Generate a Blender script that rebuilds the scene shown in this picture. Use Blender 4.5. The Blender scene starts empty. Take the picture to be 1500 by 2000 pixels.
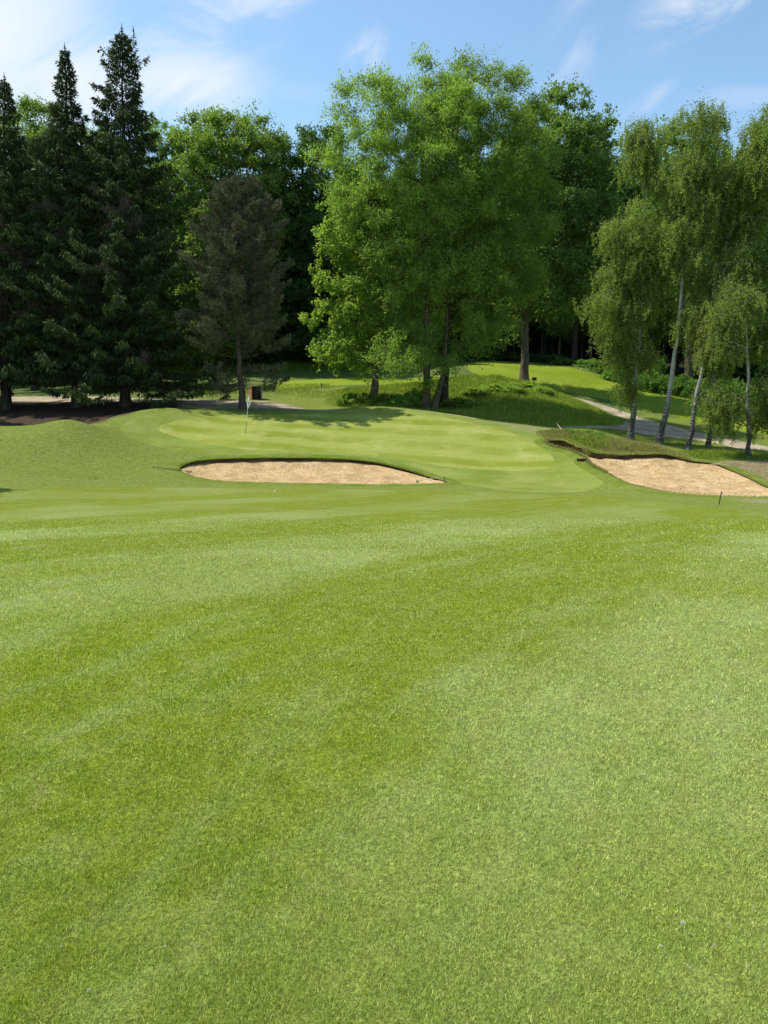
import bpy, math, random
import numpy as np
from mathutils import Vector
from mathutils.geometry import delaunay_2d_cdt

rng = np.random.default_rng(7)
random.seed(7)
scene = bpy.context.scene
COL = scene.collection

# ------------------------------------------------------------------ camera
F = 1444.0
PITCH = math.atan((1000 - 775) / F)
CAM = np.array([0.0, 0.0, 1.6])
cp, sp = math.cos(PITCH), math.sin(PITCH)

def ray(px, py):
    xc, yc = (px - 750) / F, (1000 - py) / F
    d = np.array([xc, cp + yc * sp, -sp + yc * cp])
    return d / d[1]

def at(px, py, Y):
    return CAM + ray(px, py) * Y

cam = bpy.data.cameras.new('camera'); camo = bpy.data.objects.new('camera', cam); COL.objects.link(camo)
camo.location = CAM; camo.rotation_euler = (math.pi / 2 - PITCH, 0, 0)
cam.sensor_fit = 'VERTICAL'; cam.sensor_height = 24.0; cam.lens = F / 2000 * 24.0
cam.clip_end = 2000; cam.clip_start = 0.05
scene.camera = camo

# ------------------------------------------------------------------ terrain
CTRL = []
def W(x, y, z): CTRL.append((x, y, z))
def P(px, py, Y):
    p = at(px, py, Y); CTRL.append((p[0], p[1], p[2]))
for x in (-4, 0, 4): W(x, -3, 0.25); W(x, 0, 0.02); W(x, 4, 0.0)
W(-30, 0, 0.3); W(30, 0, -0.2); W(-30, -3, .5); W(30, -3, 0)
for px in (0, 350, 750, 1150, 1500):
    P(px, 1100, 8); P(px, 1046, 12)
for px in (350, 750, 1150): P(px, 1017, 16)
for px in (-100, 350, 750, 1150, 1600): P(px, 998, 20)
for px in (450, 750, 1050): P(px, 978, 25)
for px in (400, 650, 900): P(px, 960, 30)
P(0, 962, 25); P(150, 950, 29); P(0, 905, 32); P(0, 870, 35.5); P(-150, 880, 33)
P(1250, 982, 23.5); P(1500, 988, 22); P(1700, 985, 22)
# front bunker surroundings
P(350, 919, 36); P(450, 944, 33.9); P(600, 946, 33.8); P(750, 947, 33.8); P(870, 943, 34.3)
P(400, 899, 38.3); P(500, 896, 38.8); P(620, 896, 39); P(720, 901, 38.6); P(800, 919, 36.8)
P(250, 920, 34.5); P(180, 900, 35.5)
# green
P(480, 848, 42.5); P(700, 848, 43); P(600, 870, 41); P(850, 890, 39.8); P(950, 905, 38.8)
P(1085, 908, 37.8); P(1000, 850, 43); P(1160, 945, 33.8); P(1050, 957, 32.5)
P(700, 820, 46.5); P(480, 818, 46.5); P(340, 835, 44); P(900, 812, 48)
P(350, 803, 48.5); P(740, 794, 51); P(650, 800, 50.5); P(560, 803, 49.5); P(475, 800, 50.2)
P(820, 800, 50.5); P(880, 809, 49.8); P(960, 822, 48)
# left mounds
P(250, 852, 41.5); P(300, 880, 39); P(130, 820, 40); P(200, 838, 41); P(60, 834, 39.5); P(0, 833, 40); P(-120, 838, 39)
P(190, 834, 40.5); P(235, 833, 43); P(270, 806, 45.5); P(330, 796, 47); P(390, 797, 49)
P(130, 838, 44.5); P(20, 834, 44.5); P(200, 812, 49); P(100, 805, 51); P(0, 812, 50); P(-150, 815, 50)
# behind the green
P(480, 790, 53.5); P(300, 786, 55); P(100, 783, 58); P(-100, 783, 60); P(620, 800, 54); P(380, 772, 62); P(100, 768, 66); P(-100, 765, 70)
P(700, 786, 57); P(840, 806, 54); P(950, 818, 52); P(760, 765, 61); P(900, 765, 60); P(980, 770, 59); P(560, 766, 61); P(620, 742, 69); P(720, 740, 70)
P(820, 738, 70); P(560, 722, 79); P(400, 730, 78); P(700, 724, 80); P(200, 745, 80); P(-100, 745, 85)
P(870, 722, 70); P(940, 712, 78); P(1020, 745, 66.5); P(1060, 718, 78); P(1140, 722, 76); P(1100, 760, 66); P(950, 742, 66)
P(940, 703, 86); P(1100, 708, 88); P(1200, 740, 74); P(1200, 715, 88); P(1240, 775, 66); P(1350, 790, 65); P(1500, 820, 60); P(1650, 830, 60)
P(1330, 750, 75); P(1500, 775, 74)
P(1090, 800, 56.5); P(1180, 815, 56.5); P(1270, 828, 53.5); P(1340, 848, 51); P(1430, 864, 48.5); P(1530, 882, 46)
P(1100, 836, 48.5); P(1200, 838, 49.5); P(1040, 832, 47.5)
# right bunker and its bank
P(1068, 866, 41.5); P(1130, 850, 44); P(1200, 858, 42.6); P(1270, 873, 41.2); P(1320, 885, 39.5); P(1160, 840, 47)
P(1232, 860, 46.5); P(1287, 868, 45); P(1343, 878, 43.5); P(1400, 890, 41.5); P(1460, 896, 40.5); P(1560, 900, 40)
P(1148, 905, 37.2); P(1180, 930, 34.5); P(1260, 950, 31.5); P(1330, 963, 29.6); P(1400, 969, 28.6); P(1500, 972, 28)
P(1400, 908, 38); P(1460, 925, 35.5); P(1500, 950, 32); P(1600, 940, 33); P(1120, 885, 39.5)
P(1250, 915, 36); P(1350, 935, 33)
# far and sides
for x in (-60, -30, 0, 30, 60): W(x, 105, 7.2 if x > -20 else 5.5); W(x, 130, 8.5)
W(-75, 60, 3); W(75, 60, -1.5); W(-60, 35, 1.5); W(60, 30, -3); W(-50, 15, 0.5); W(50, 15, -1.5); W(75, 90, 4); W(-75, 90, 5)

C = np.array(CTRL)
def U(r2): return np.where(r2 > 1e-12, 0.5 * r2 * np.log(np.maximum(r2, 1e-12)), 0.0)
_n = len(C)
_d2 = ((C[:, None, :2] - C[None, :, :2]) ** 2).sum(-1)
_A = np.zeros((_n + 3, _n + 3)); _A[:_n, :_n] = U(_d2) + np.eye(_n) * 0.04
_A[:_n, _n] = 1; _A[:_n, _n + 1:] = C[:, :2]; _A[_n, :_n] = 1; _A[_n + 1:, :_n] = C[:, :2].T
_w = np.linalg.solve(_A, np.concatenate([C[:, 2], [0, 0, 0]]))
def tps(x, y):
    x = np.asarray(x, float).ravel(); y = np.asarray(y, float).ravel()
    out = np.empty(len(x))
    for i in range(0, len(x), 20000):
        a, b = x[i:i+20000], y[i:i+20000]
        r2 = (a[:, None] - C[None, :, 0]) ** 2 + (b[:, None] - C[None, :, 1]) ** 2
        out[i:i+20000] = U(r2) @ _w[:_n] + _w[_n] + _w[_n+1] * a + _w[_n+2] * b
    return out

def vnoise2(x, y, s, seed):
    r = np.random.default_rng(seed); T = r.random((256, 256))
    fx, fy = x * s, y * s
    ix, iy = np.floor(fx).astype(int), np.floor(fy).astype(int)
    u, v = fx - ix, fy - iy; u = u*u*(3-2*u); v = v*v*(3-2*v)
    g = lambda a, b: T[a % 256, b % 256]
    return (g(ix, iy)*(1-u)+g(ix+1, iy)*u)*(1-v)+(g(ix, iy+1)*(1-u)+g(ix+1, iy+1)*u)*v

def hgt(x, y):
    x = np.atleast_1d(np.asarray(x, float)); y = np.atleast_1d(np.asarray(y, float))
    xc = np.clip(x, -78, 78); yc = np.clip(y, -4, 135)
    z = tps(xc, yc)
    z = z + np.where(y > 135, (y - 135) * 0.02, 0)
    # gentle unevenness of the land, more in the rough
    z = z + (vnoise2(x + 500, y + 500, 0.45, 3) - .5) * 0.05 * np.clip((y - 5) / 20, 0, 1)
    return z
def h1(x, y): return float(hgt([x], [y])[0])

def ground_px(px, py, ymin=1.5, ymax=125):
    d = ray(px, py); Y = np.arange(ymin, ymax, 0.08)
    z = CAM[2] + d[2] * Y; g = hgt(d[0] * Y, Y)
    k = np.nonzero(z <= g)[0]
    if len(k) == 0: i = len(Y) - 1
    else: i = k[0]
    return np.array([d[0] * Y[i], Y[i], g[i]])

# ------------------------------------------------------------------ node helpers
def new_mat(name):
    m = bpy.data.materials.new(name); m.use_nodes = True
    nt = m.node_tree; nt.nodes.clear()
    return m, nt
class N:
    def __init__(s, nt): s.nt = nt; s.l = nt.links
    def n(s, t, **k):
        o = s.nt.nodes.new(t)
        for a, b in k.items(): setattr(o, a, b)
        return o
    def put(s, sock, v):
        if v is None: return
        if hasattr(v, 'links') or isinstance(v, bpy.types.NodeSocket): s.l.new(v, sock)
        else: sock.default_value = v
    def math(s, op, a, b=None, c=None, clamp=False):
        o = s.n('ShaderNodeMath', operation=op); o.use_clamp = clamp
        s.put(o.inputs[0], a); s.put(o.inputs[1], b); s.put(o.inputs[2], c); return o.outputs[0]
    def mix(s, f, a, b, mode='MIX'):
        o = s.n('ShaderNodeMix', data_type='RGBA', blend_type=mode)
        s.put(o.inputs[0], f); s.put(o.inputs[6], a if not isinstance(a, tuple) else (*a, 1)[:4]); s.put(o.inputs[7], b if not isinstance(b, tuple) else (*b, 1)[:4]); return o.outputs[2]
    def noise(s, vec, scale, detail=3, rough=.5, dist=0):
        o = s.n('ShaderNodeTexNoise'); s.put(o.inputs['Vector'], vec); o.inputs['Scale'].default_value = scale
        o.inputs['Detail'].default_value = detail; o.inputs['Roughness'].default_value = rough; o.inputs['Distortion'].default_value = dist
        return o.outputs[0]
    def ramp(s, v, a, b, lo=0.0, hi=1.0, smooth=True):
        o = s.n('ShaderNodeMapRange'); o.interpolation_type = 'SMOOTHSTEP' if smooth else 'LINEAR'
        s.put(o.inputs[0], v); o.inputs[1].default_value = a; o.inputs[2].default_value = b
        o.inputs[3].default_value = lo; o.inputs[4].default_value = hi; return o.outputs[0]
    def vmul(s, v, k):
        o = s.n('ShaderNodeVectorMath', operation='MULTIPLY'); s.l.new(v, o.inputs[0]); o.inputs[1].default_value = k; return o.outputs[0]
    def pos(s): return s.n('ShaderNodeNewGeometry').outputs['Position']
    def sep(s, v):
        o = s.n('ShaderNodeSeparateXYZ'); s.l.new(v, o.inputs[0]); return o.outputs
    def bump(s, h, dist, strength=1.0, prev=None):
        o = s.n('ShaderNodeBump'); o.inputs['Distance'].default_value = dist; o.inputs['Strength'].default_value = strength
        s.l.new(h, o.inputs['Height']); 
        if prev is not None: s.l.new(prev, o.inputs['Normal'])
        return o.outputs[0]
    def out(s, sh): s.l.new(sh, s.n('ShaderNodeOutputMaterial').inputs[0])
    def bsdf(s, color, rough=.8, normal=None, spec=.3):
        o = s.n('ShaderNodeBsdfPrincipled'); s.put(o.inputs['Base Color'], color if not isinstance(color, tuple) else (*color, 1)[:4])
        s.put(o.inputs['Roughness'], rough); o.inputs['Specular IOR Level'].default_value = spec
        if normal is not None: s.l.new(normal, o.inputs['Normal'])
        return o.outputs[0]

# colour of the mown turf as a function of where it grows
def turf_color(k, p):
    x, y, z = k.sep(p)
    big = k.noise(p, 0.35, 3, .55)
    s_ = k.math('ADD', k.math('MULTIPLY', x, .83), k.math('MULTIPLY', y, -.55))
    s_ = k.math('ADD', s_, k.math('MULTIPLY', k.math('SUBTRACT', big, .5), 2.2))
    s_ = k.math('ADD', s_, k.math('MULTIPLY', k.math('SUBTRACT', k.noise(p, 1.7, 3, .6), .5), .7))
    s_ = k.math('ADD', s_, k.math('MULTIPLY', k.math('SUBTRACT', k.noise(p, .11, 2, .5), .5), k.ramp(y, 8, 22, 0, 9)))
    # mowing bands: 5.7 m period, pale where the mower came towards the camera
    ph = k.math('FRACT', k.math('DIVIDE', k.math('ADD', s_, 65.75), 5.7))
    tri = k.math('ABSOLUTE', k.math('SUBTRACT', ph, .5))          # 0 pale centre .. .5 dark centre
    pale = k.ramp(k.math('ADD', tri, k.math('MULTIPLY', k.math('SUBTRACT', k.noise(p, 4.5, 4, .7), .5), .16)), .33, .17)
    patch = k.ramp(k.noise(p, 0.22, 2, .5), .38, .62)
    pale = k.math('MULTIPLY', pale, k.math('ADD', k.math('MULTIPLY', patch, .55), .45))
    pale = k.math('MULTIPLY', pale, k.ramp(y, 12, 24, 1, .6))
    sat = k.ramp(k.noise(k.vmul(p, (1, 1, 0)), 0.5, 3, .6), .48, .72)
    c = k.mix(pale, (.142, .184, .013), (.230, .270, .088))
    c = k.mix(k.math('MULTIPLY', sat, .65), c, (.150, .196, .008))
    # a lusher, wetter patch left of the middle
    px_ = k.math('ADD', x, 1.75); py_ = k.math('SUBTRACT', y, 4.5)
    d2 = k.math('ADD', k.math('MULTIPLY', px_, px_), k.math('MULTIPLY', k.math('MULTIPLY', py_, py_), .8))
    lush = k.math('MULTIPLY', k.ramp(k.math('ADD', d2, k.math('MULTIPLY', k.noise(p, 2.2, 3, .6), 2.0)), 3.6, .6), .75)
    c = k.mix(lush, c, (.135, .182, .005))
    fine = k.noise(p, 6, 4, .65)
    c = k.mix(k.ramp(fine, .35, .75, 0, .45), c, (.215, .238, .055))
    cmb = k.n('ShaderNodeCombineXYZ')                      # streaks run with the mower
    k.l.new(k.math('MULTIPLY', k.math('ADD', k.math('MULTIPLY', x, .83), k.math('MULTIPLY', y, -.55)), 1.5), cmb.inputs[0])
    k.l.new(k.math('MULTIPLY', k.math('ADD', k.math('MULTIPLY', x, .55), k.math('MULTIPLY', y, .83)), .42), cmb.inputs[1])
    stk = k.ramp(k.noise(cmb.outputs[0], 1.5, 5, .68), .45, .70)
    c = k.mix(k.math('MULTIPLY', stk, .38), c, (.245, .285, .115))
    dry = k.ramp(k.noise(p, 3.1, 5, .75), .60, .74)
    c = k.mix(k.math('MULTIPLY', dry, .6), c, (.29, .25, .11))
    return c, pale

def grain(k, p, c, lo=.62, hi=1.35, scale=55):
    g = k.noise(p, scale, 2, .7)
    v = k.ramp(g, .3, .7, lo, hi, False)
    o = k.n('ShaderNodeVectorMath', operation='SCALE'); k.l.new(c, o.inputs[0]); k.l.new(v, o.inputs['Scale']); return o.outputs[0]

def mat_turf(name, fn=None, bumpd=.02, gr=(.50, 1.38, 60), gr2=True):
    m, nt = new_mat(name); k = N(nt); p = k.pos()
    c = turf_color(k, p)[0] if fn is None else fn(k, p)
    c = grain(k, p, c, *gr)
    if gr2: c = grain(k, p, c, .88, 1.12, 14)
    nb = k.bump(k.noise(p, 40, 3, .7), bumpd, .8)
    nb = k.bump(k.noise(p, 7, 3, .6), bumpd * 2, .5, nb)
    k.out(k.bsdf(c, .85, nb, .04)); return m

M_fair = mat_turf('fairway_turf')

def fringe_fn(k, p):
    c = k.mix(k.ramp(k.noise(p, .5, 3, .6), .3, .7), (.150, .195, .030), (.215, .252, .060))
    c = k.mix(k.ramp(k.noise(p, 1.4, 4, .6), .55, .75, 0, .55), c, (.25, .24, .07))
    return c
M_fringe = mat_turf('collar_turf', fringe_fn, .02, (.75, 1.25, 40))

GC = ground_px(700, 858)
def green_fn(k, p):
    x, y, z = k.sep(p)
    s_ = k.math('ADD', k.math('MULTIPLY', x, .17), k.math('MULTIPLY', y, .985))
    s_ = k.math('ADD', s_, k.math('MULTIPLY', k.math('SUBTRACT', k.noise(p, .35, 2), .5), 1.1))
    ph = k.math('FRACT', k.math('DIVIDE', s_, 2.05))
    tri = k.math('ABSOLUTE', k.math('SUBTRACT', ph, .5))
    st = k.math('MULTIPLY', k.ramp(tri, .14, .36), k.ramp(k.noise(p, .3, 2), .3, .6, .35, .9))
    c = k.mix(st, (.238, .264, .056), (.160, .200, .021))
    c = k.mix(k.ramp(k.noise(p, .45, 3, .6), .45, .75, 0, .7), c, (.31, .33, .10))
    c = k.mix(k.ramp(k.noise(p, 2.2, 4, .7), .58, .75, 0, .6), c, (.36, .33, .14))
    return c
M_green = mat_turf('green_turf', green_fn, .006, (.86, 1.14, 40))

def farturf_fn(k, p):
    c = k.mix(k.ramp(k.noise(p, .2, 3, .6), .35, .65), (.150, .215, .014), (.205, .262, .030))
    c = k.mix(k.ramp(k.noise(p, 1.3, 4, .7), .55, .75, 0, .6), c, (.25, .26, .06))
    return c
M_tee = mat_turf('tee_turf', farturf_fn, .02, (.75, 1.25, 20))

def path_fn(k, p):
    c = k.mix(k.ramp(k.noise(p, .9, 4, .6), .35, .65), (.33, .265, .18), (.45, .375, .27))
    c = k.mix(k.ramp(k.noise(p, 2.3, 4, .7), .58, .68, 0, .6), c, (.16, .16, .07))
    return c
M_path = mat_turf('dirt_path', path_fn, .03, (.75, 1.2, 30))

def sand_mat():
    m, nt = new_mat('bunker_sand'); k = N(nt); p = k.pos()
    c = k.mix(k.ramp(k.noise(p, 1.1, 4, .6), .35, .65), (.58, .390, .185), (.75, .525, .275))
    c = k.mix(k.ramp(k.noise(p, 5, 4, .75), .55, .75, 0, .5), c, (.47, .31, .16))
    c = grain(k, p, c, .85, 1.15, 40); c = grain(k, p, c, .86, 1.12, 7)
    a = k.noise(k.vmul(p, (1.6, 1, 1)), 5, 4, .7, .8)
    v = k.n('ShaderNodeTexVoronoi'); k.l.new(p, v.inputs['Vector']); v.inputs['Scale'].default_value = 3.2
    wv = k.n('ShaderNodeTexWave'); wv.bands_direction = 'DIAGONAL'; k.l.new(p, wv.inputs[0]); wv.inputs['Scale'].default_value = 4; wv.inputs['Distortion'].default_value = 14; wv.inputs['Detail'].default_value = 3
    nb = k.bump(a, .22, .9); nb = k.bump(wv.outputs[1], .035, .8, nb); nb = k.bump(v.outputs[0], .03, .6, nb); nb = k.bump(k.noise(p, 45, 2, .7), .01, .6, nb)
    k.out(k.bsdf(c, .95, nb, .1)); return m
M_sand = sand_mat()

def soil_mat(name, a, b, bd=.05):
    m, nt = new_mat(name); k = N(nt); p = k.pos()
    c = k.mix(k.ramp(k.noise(p, 3, 5, .7), .3, .7), a, b)
    c = grain(k, p, c, .7, 1.3, 30)
    k.out(k.bsdf(c, .95, k.bump(k.noise(p, 14, 4, .7), bd, .9), .1)); return m
M_lip = soil_mat('lip_soil', (.085, .060, .034), (.17, .12, .07))
M_rock = soil_mat('stone', (.2, .19, .17), (.35, .33, .3), .01)

# ground material: colour laid down per vertex as ground cover, with procedural detail
def ground_mat():
    m, nt = new_mat('ground_cover'); k = N(nt); p = k.pos()
    a = k.n('ShaderNodeAttribute'); a.attribute_name = 'cover'
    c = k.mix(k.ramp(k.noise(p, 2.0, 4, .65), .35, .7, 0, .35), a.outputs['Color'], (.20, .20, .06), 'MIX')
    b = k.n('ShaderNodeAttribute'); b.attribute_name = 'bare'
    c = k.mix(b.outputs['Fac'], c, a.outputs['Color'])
    c = grain(k, p, c, .65, 1.35, 30); c = grain(k, p, c, .75, 1.25, 6)
    nb = k.bump(k.noise(p, 25, 3, .7), .05, .8); nb = k.bump(k.noise(p, 4, 3, .6), .12, .5, nb)
    k.out(k.bsdf(c, .9, nb, .1)); return m
M_ground = ground_mat()

def leaf_mat(name, c1, c2, c3=None, trans=.4, tcol=None, rough=.6, spec=.12, gain=1.75):
    """c1..c2 spread over the leaves (tint attribute), translucent"""
    m, nt = new_mat(name); k = N(nt)
    a = k.n('ShaderNodeAttribute'); a.attribute_name = 'tint'
    c = k.mix(a.outputs['Fac'], c1, c2)
    if c3:
        c = k.mix(k.ramp(a.outputs['Fac'], .8, 1.0), c, c3)
    oi = k.n('ShaderNodeObjectInfo')
    v = k.math('MULTIPLY', k.math('ADD', k.math('MULTIPLY', oi.outputs['Random'], .3), .85), gain)   # reflectance is shared between the two lobes
    o = k.n('ShaderNodeVectorMath', operation='SCALE'); k.l.new(c, o.inputs[0]); k.l.new(v, o.inputs['Scale']); c = o.outputs[0]
    b = k.bsdf(c, rough, None, spec)
    t = k.n('ShaderNodeBsdfTranslucent')
    tc = k.mix(1.0, c, tcol or (1.5, 1.7, .7), 'MULTIPLY'); k.l.new(tc, t.inputs[0])
    x = k.n('ShaderNodeMixShader'); x.inputs[0].default_value = trans
    k.l.new(b, x.inputs[1]); k.l.new(t.outputs[0], x.inputs[2]); k.out(x.outputs[0]); return m

ML = {
 'ash':    leaf_mat('ash_leaf', (.074, .110, .026), (.124, .168, .040), (.17, .22, .06), .50, (1.45, 1.65, .65), gain=2.0),
 'maple':  leaf_mat('maple_leaf', (.070, .108, .026), (.118, .164, .036), (.16, .22, .055), .52, (1.6, 1.7, .7), gain=2.1),
 'oak':    leaf_mat('oak_leaf', (.058, .092, .028), (.098, .138, .042), (.12, .16, .05), .42, gain=2.0),
 'light':  leaf_mat('pale_leaf', (.070, .110, .028), (.125, .165, .042), (.16, .20, .07), .4),
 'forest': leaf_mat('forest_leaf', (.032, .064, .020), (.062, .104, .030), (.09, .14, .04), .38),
 'spruce': leaf_mat('spruce_needle', (.024, .042, .015), (.052, .076, .024), (.09, .12, .035), .12, (1.2, 1.3, .8), .7, .1, 1.6),
 'twig':   leaf_mat('dead_twig', (.045, .034, .026), (.085, .066, .050), (.12, .10, .08), .05, (1, 1, 1), .8, .1, 1.4),
 'pine':   leaf_mat('pine_needle', (.034, .042, .025), (.076, .078, .044), (.12, .115, .06), .12, (1.1, 1.1, .8), .7, .1, 1.9),
 'birch':  leaf_mat('birch_leaf', (.088, .120, .030), (.146, .176, .048), (.20, .22, .08), .47),
 'shrub':  leaf_mat('shrub_leaf', (.055, .105, .024), (.115, .185, .040), (.22, .28, .12), .38),
}
def blade_mat(name, c1, c2, c3, trans=.35):
    return leaf_mat(name, c1, c2, c3, trans, (1.3, 1.4, .7), .6, .1, 1.5)
M_long = blade_mat('long_grass_blade', (.115, .165, .020), (.205, .262, .040), (.33, .34, .12))
M_dry = blade_mat('dry_grass_blade', (.16, .17, .055), (.27, .25, .10), (.36, .32, .17))
M_short = None
def short_blade():
    m, nt = new_mat('turf_blade'); k = N(nt); p = k.pos()
    c, _ = turf_color(k, p)
    a = k.n('ShaderNodeAttribute'); a.attribute_name = 'tint'
    c = k.mix(k.ramp(a.outputs['Fac'], .80, 1.0, 0, .55), c, (.42, .42, .20))
    v = k.ramp(a.outputs['Fac'], 0, 1, .42, 1.78, False)
    v = k.math('MULTIPLY', v, 1.7); o = k.n('ShaderNodeVectorMath', operation='SCALE'); k.l.new(c, o.inputs[0]); k.l.new(v, o.inputs['Scale']); c = o.outputs[0]
    b = k.bsdf(c, .6, None, .12); t = k.n('ShaderNodeBsdfTranslucent'); k.l.new(k.mix(1., c, (1.3, 1.4, .7), 'MULTIPLY'), t.inputs[0])
    x = k.n('ShaderNodeMixShader'); x.inputs[0].default_value = .3; k.l.new(b, x.inputs[1]); k.l.new(t.outputs[0], x.inputs[2]); k.out(x.outputs[0]); return m
M_short = short_blade()

def bark_mat(name, a, b, sc=6, st=(1, 1, .25), bd=.05):
    m, nt = new_mat(name); k = N(nt); tc = k.n('ShaderNodeTexCoord').outputs['Object']
    v = k.vmul(tc, st)
    c = k.mix(k.ramp(k.noise(v, sc, 5, .7), .35, .65), a, b)
    c = k.mix(k.ramp(k.noise(tc, .8, 3, .6), .5, .7, 0, .4), c, (.10, .12, .05))
    k.out(k.bsdf(c, .9, k.bump(k.noise(v, sc * 1.5, 4, .7), bd, 1.), .15)); return m
M_bark = bark_mat('grey_brown_bark', (.060, .047, .036), (.150, .120, .092))
M_barkd = bark_mat('dark_bark', (.030, .023, .018), (.075, .058, .045))
M_barkp = bark_mat('pine_bark', (.050, .036, .032), (.125, .088, .072))
def birch_bark():
    m, nt = new_mat('birch_bark'); k = N(nt); tc = k.n('ShaderNodeTexCoord').outputs['Object']
    z = k.sep(tc)[2]
    n1 = k.noise(k.vmul(tc, (1.2, 1.2, 6)), 3.2, 4, .7)
    lowness = k.ramp(z, .6, 4.5, .16, -.03)                     # rugged dark bark at the foot
    c = k.mix(k.ramp(k.math('ADD', n1, lowness), .54, .60), (.37, .36, .33), (.045, .040, .036))
    c = k.mix(k.ramp(k.noise(tc, 1.1, 3), .4, .7, 0, .5), c, (.25, .24, .20))
    k.out(k.bsdf(c, .75, k.bump(n1, .03, .8), .2)); return m
M_birch = birch_bark()

def plain(name, c, rough=.6, spec=.4, n=12, amp=.25, metal=0):
    m, nt = new_mat(name); k = N(nt); tc = k.n('ShaderNodeTexCoord').outputs['Object']
    v = k.ramp(k.noise(tc, n, 4, .65), .3, .7, 1 - amp, 1 + amp)
    o = k.n('ShaderNodeVectorMath', operation='SCALE'); o.inputs[0].default_value = c; k.l.new(v, o.inputs['Scale'])
    k.out(k.bsdf(o.outputs[0], rough, None, spec)); return m

# ------------------------------------------------------------------ mesh helpers
def mesh_np(name, verts, faces, mat, parent=None, tint=None, smooth=False, link=True):
    """faces: (M,k) int array with constant k"""
    verts = np.asarray(verts, np.float32); faces = np.asarray(faces, np.int32)
    me = bpy.data.meshes.new(name); m, k = faces.shape
    me.vertices.add(len(verts)); me.vertices.foreach_set('co', verts.ravel())
    me.loops.add(m * k); me.loops.foreach_set('vertex_index', faces.ravel())
    me.polygons.add(m); me.polygons.foreach_set('loop_start', np.arange(0, m * k, k, dtype=np.int32))
    me.polygons.foreach_set('loop_total', np.full(m, k, np.int32))
    if smooth: me.polygons.foreach_set('use_smooth', np.ones(m, bool))
    if tint is not None:
        a = me.attributes.new('tint', 'FLOAT', 'FACE'); a.data.foreach_set('value', np.asarray(tint, np.float32))
    me.update(calc_edges=True); me.materials.append(mat)
    o = bpy.data.objects.new(name, me); 
    if link: COL.objects.link(o)
    if parent is not None: o.parent = parent
    return o

def tag(o, label=None, cat=None, group=None, kind=None):
    if label: o['label'] = label
    if cat: o['category'] = cat
    if group: o['group'] = group
    if kind: o['kind'] = kind
    return o
def empty(name, loc, label, cat, group=None, rz=0):
    o = bpy.data.objects.new(name, None); COL.objects.link(o); o.location = loc; o.rotation_euler.z = rz
    o.empty_display_size = .3
    return tag(o, label, cat, group)

def tubes(segs, sides=6):
    """segs: list of polylines [(x,y,z,r),...] -> verts, quads, one tube each"""
    V, Fc = [], []; base = 0
    ang = np.arange(sides) * 2 * np.pi / sides
    for pl in segs:
        pl = np.asarray(pl, float); n = len(pl)
        d = np.gradient(pl[:, :3], axis=0); d /= np.linalg.norm(d, axis=1)[:, None] + 1e-9
        ref = np.array([0, 0, 1.0]) if abs(d[:, 2]).mean() < .8 else np.array([1.0, 0, 0])
        a = np.cross(d, ref); a /= np.linalg.norm(a, axis=1)[:, None] + 1e-9; b = np.cross(d, a)
        ring = pl[:, None, :3] + pl[:, None, 3:4] * (np.cos(ang)[None, :, None] * a[:, None] + np.sin(ang)[None, :, None] * b[:, None])
        V.append(ring.reshape(-1, 3))
        i = np.arange(n - 1)[:, None] * sides + base; j = np.arange(sides)[None]; j2 = (j + 1) % sides
        Fc.append(np.stack([i + j, i + j2, i + sides + j2, i + sides + j], -1).reshape(-1, 4)); base += n * sides
    return np.concatenate(V), np.concatenate(Fc)

def nrm(v): return v / (np.linalg.norm(v, axis=-1, keepdims=True) + 1e-9)

def cards(cen, axis, normal, L, Wd, fold=.25):
    """leaf cards: folded diamonds of 4 verts. cen = leaf base"""
    n = len(cen); axis = nrm(axis); side = nrm(np.cross(axis, normal)); up = np.cross(side, axis)
    L = np.broadcast_to(L, (n,))[:, None]; Wd = np.broadcast_to(Wd, (n,))[:, None]
    v = np.stack([cen, cen + axis * L * .5 + side * Wd * .5 + up * Wd * fold,
                  cen + axis * L, cen + axis * L * .5 - side * Wd * .5 + up * Wd * fold], 1).reshape(-1, 3)
    f = np.arange(n * 4).reshape(n, 4)
    return v, f

def vnoise3(p, s, seed):
    r = np.random.default_rng(seed); T = r.random((32, 32, 32))
    q = p * s; i = np.floor(q).astype(int); u = q - i; u = u*u*(3-2*u)
    out = 0
    for dx in (0, 1):
        for dy in (0, 1):
            for dz in (0, 1):
                w = (u[:, 0] if dx else 1-u[:, 0]) * (u[:, 1] if dy else 1-u[:, 1]) * (u[:, 2] if dz else 1-u[:, 2])
                out = out + w * T[(i[:, 0]+dx) % 32, (i[:, 1]+dy) % 32, (i[:, 2]+dz) % 32]
    return out

def rand_dir(n, r): 
    return nrm(r.normal(size=(n, 3)))

def clump_points(lobes, dens, r, shell=.5, gap=.40, seed=1):
    """points spread through the crown's lobes (x,y,z,rx,ry,rz), thinner inside; gaps cut by noise"""
    pts = []
    L = np.array(lobes, float)
    for (x, y, z, a, b, c) in L:
        vol = a * b * c * 4.19
        n = max(3, int(dens * vol ** .8))
        d = rand_dir(n, r); rad = shell + (1 - shell) * r.random(n) ** .6
        q = np.array([x, y, z]) + d * rad[:, None] * np.array([a, b, c])
        # drop those deep in another lobe
        for (X, Y, Z, A, B, Cc) in L:
            if (X, Y, Z) == (x, y, z): continue
            e = (((q - [X, Y, Z]) / [A, B, Cc]) ** 2).sum(1)
            q = q[(e > .30) | (r.random(len(q)) < .25)]
        pts.append(q)
    q = np.concatenate(pts)
    q = q[(vnoise3(q + 50, .42, seed) * .65 + vnoise3(q + 50, 1.1, seed + 1) * .35) > gap * .95]
    # keep them apart a little
    return q

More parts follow.
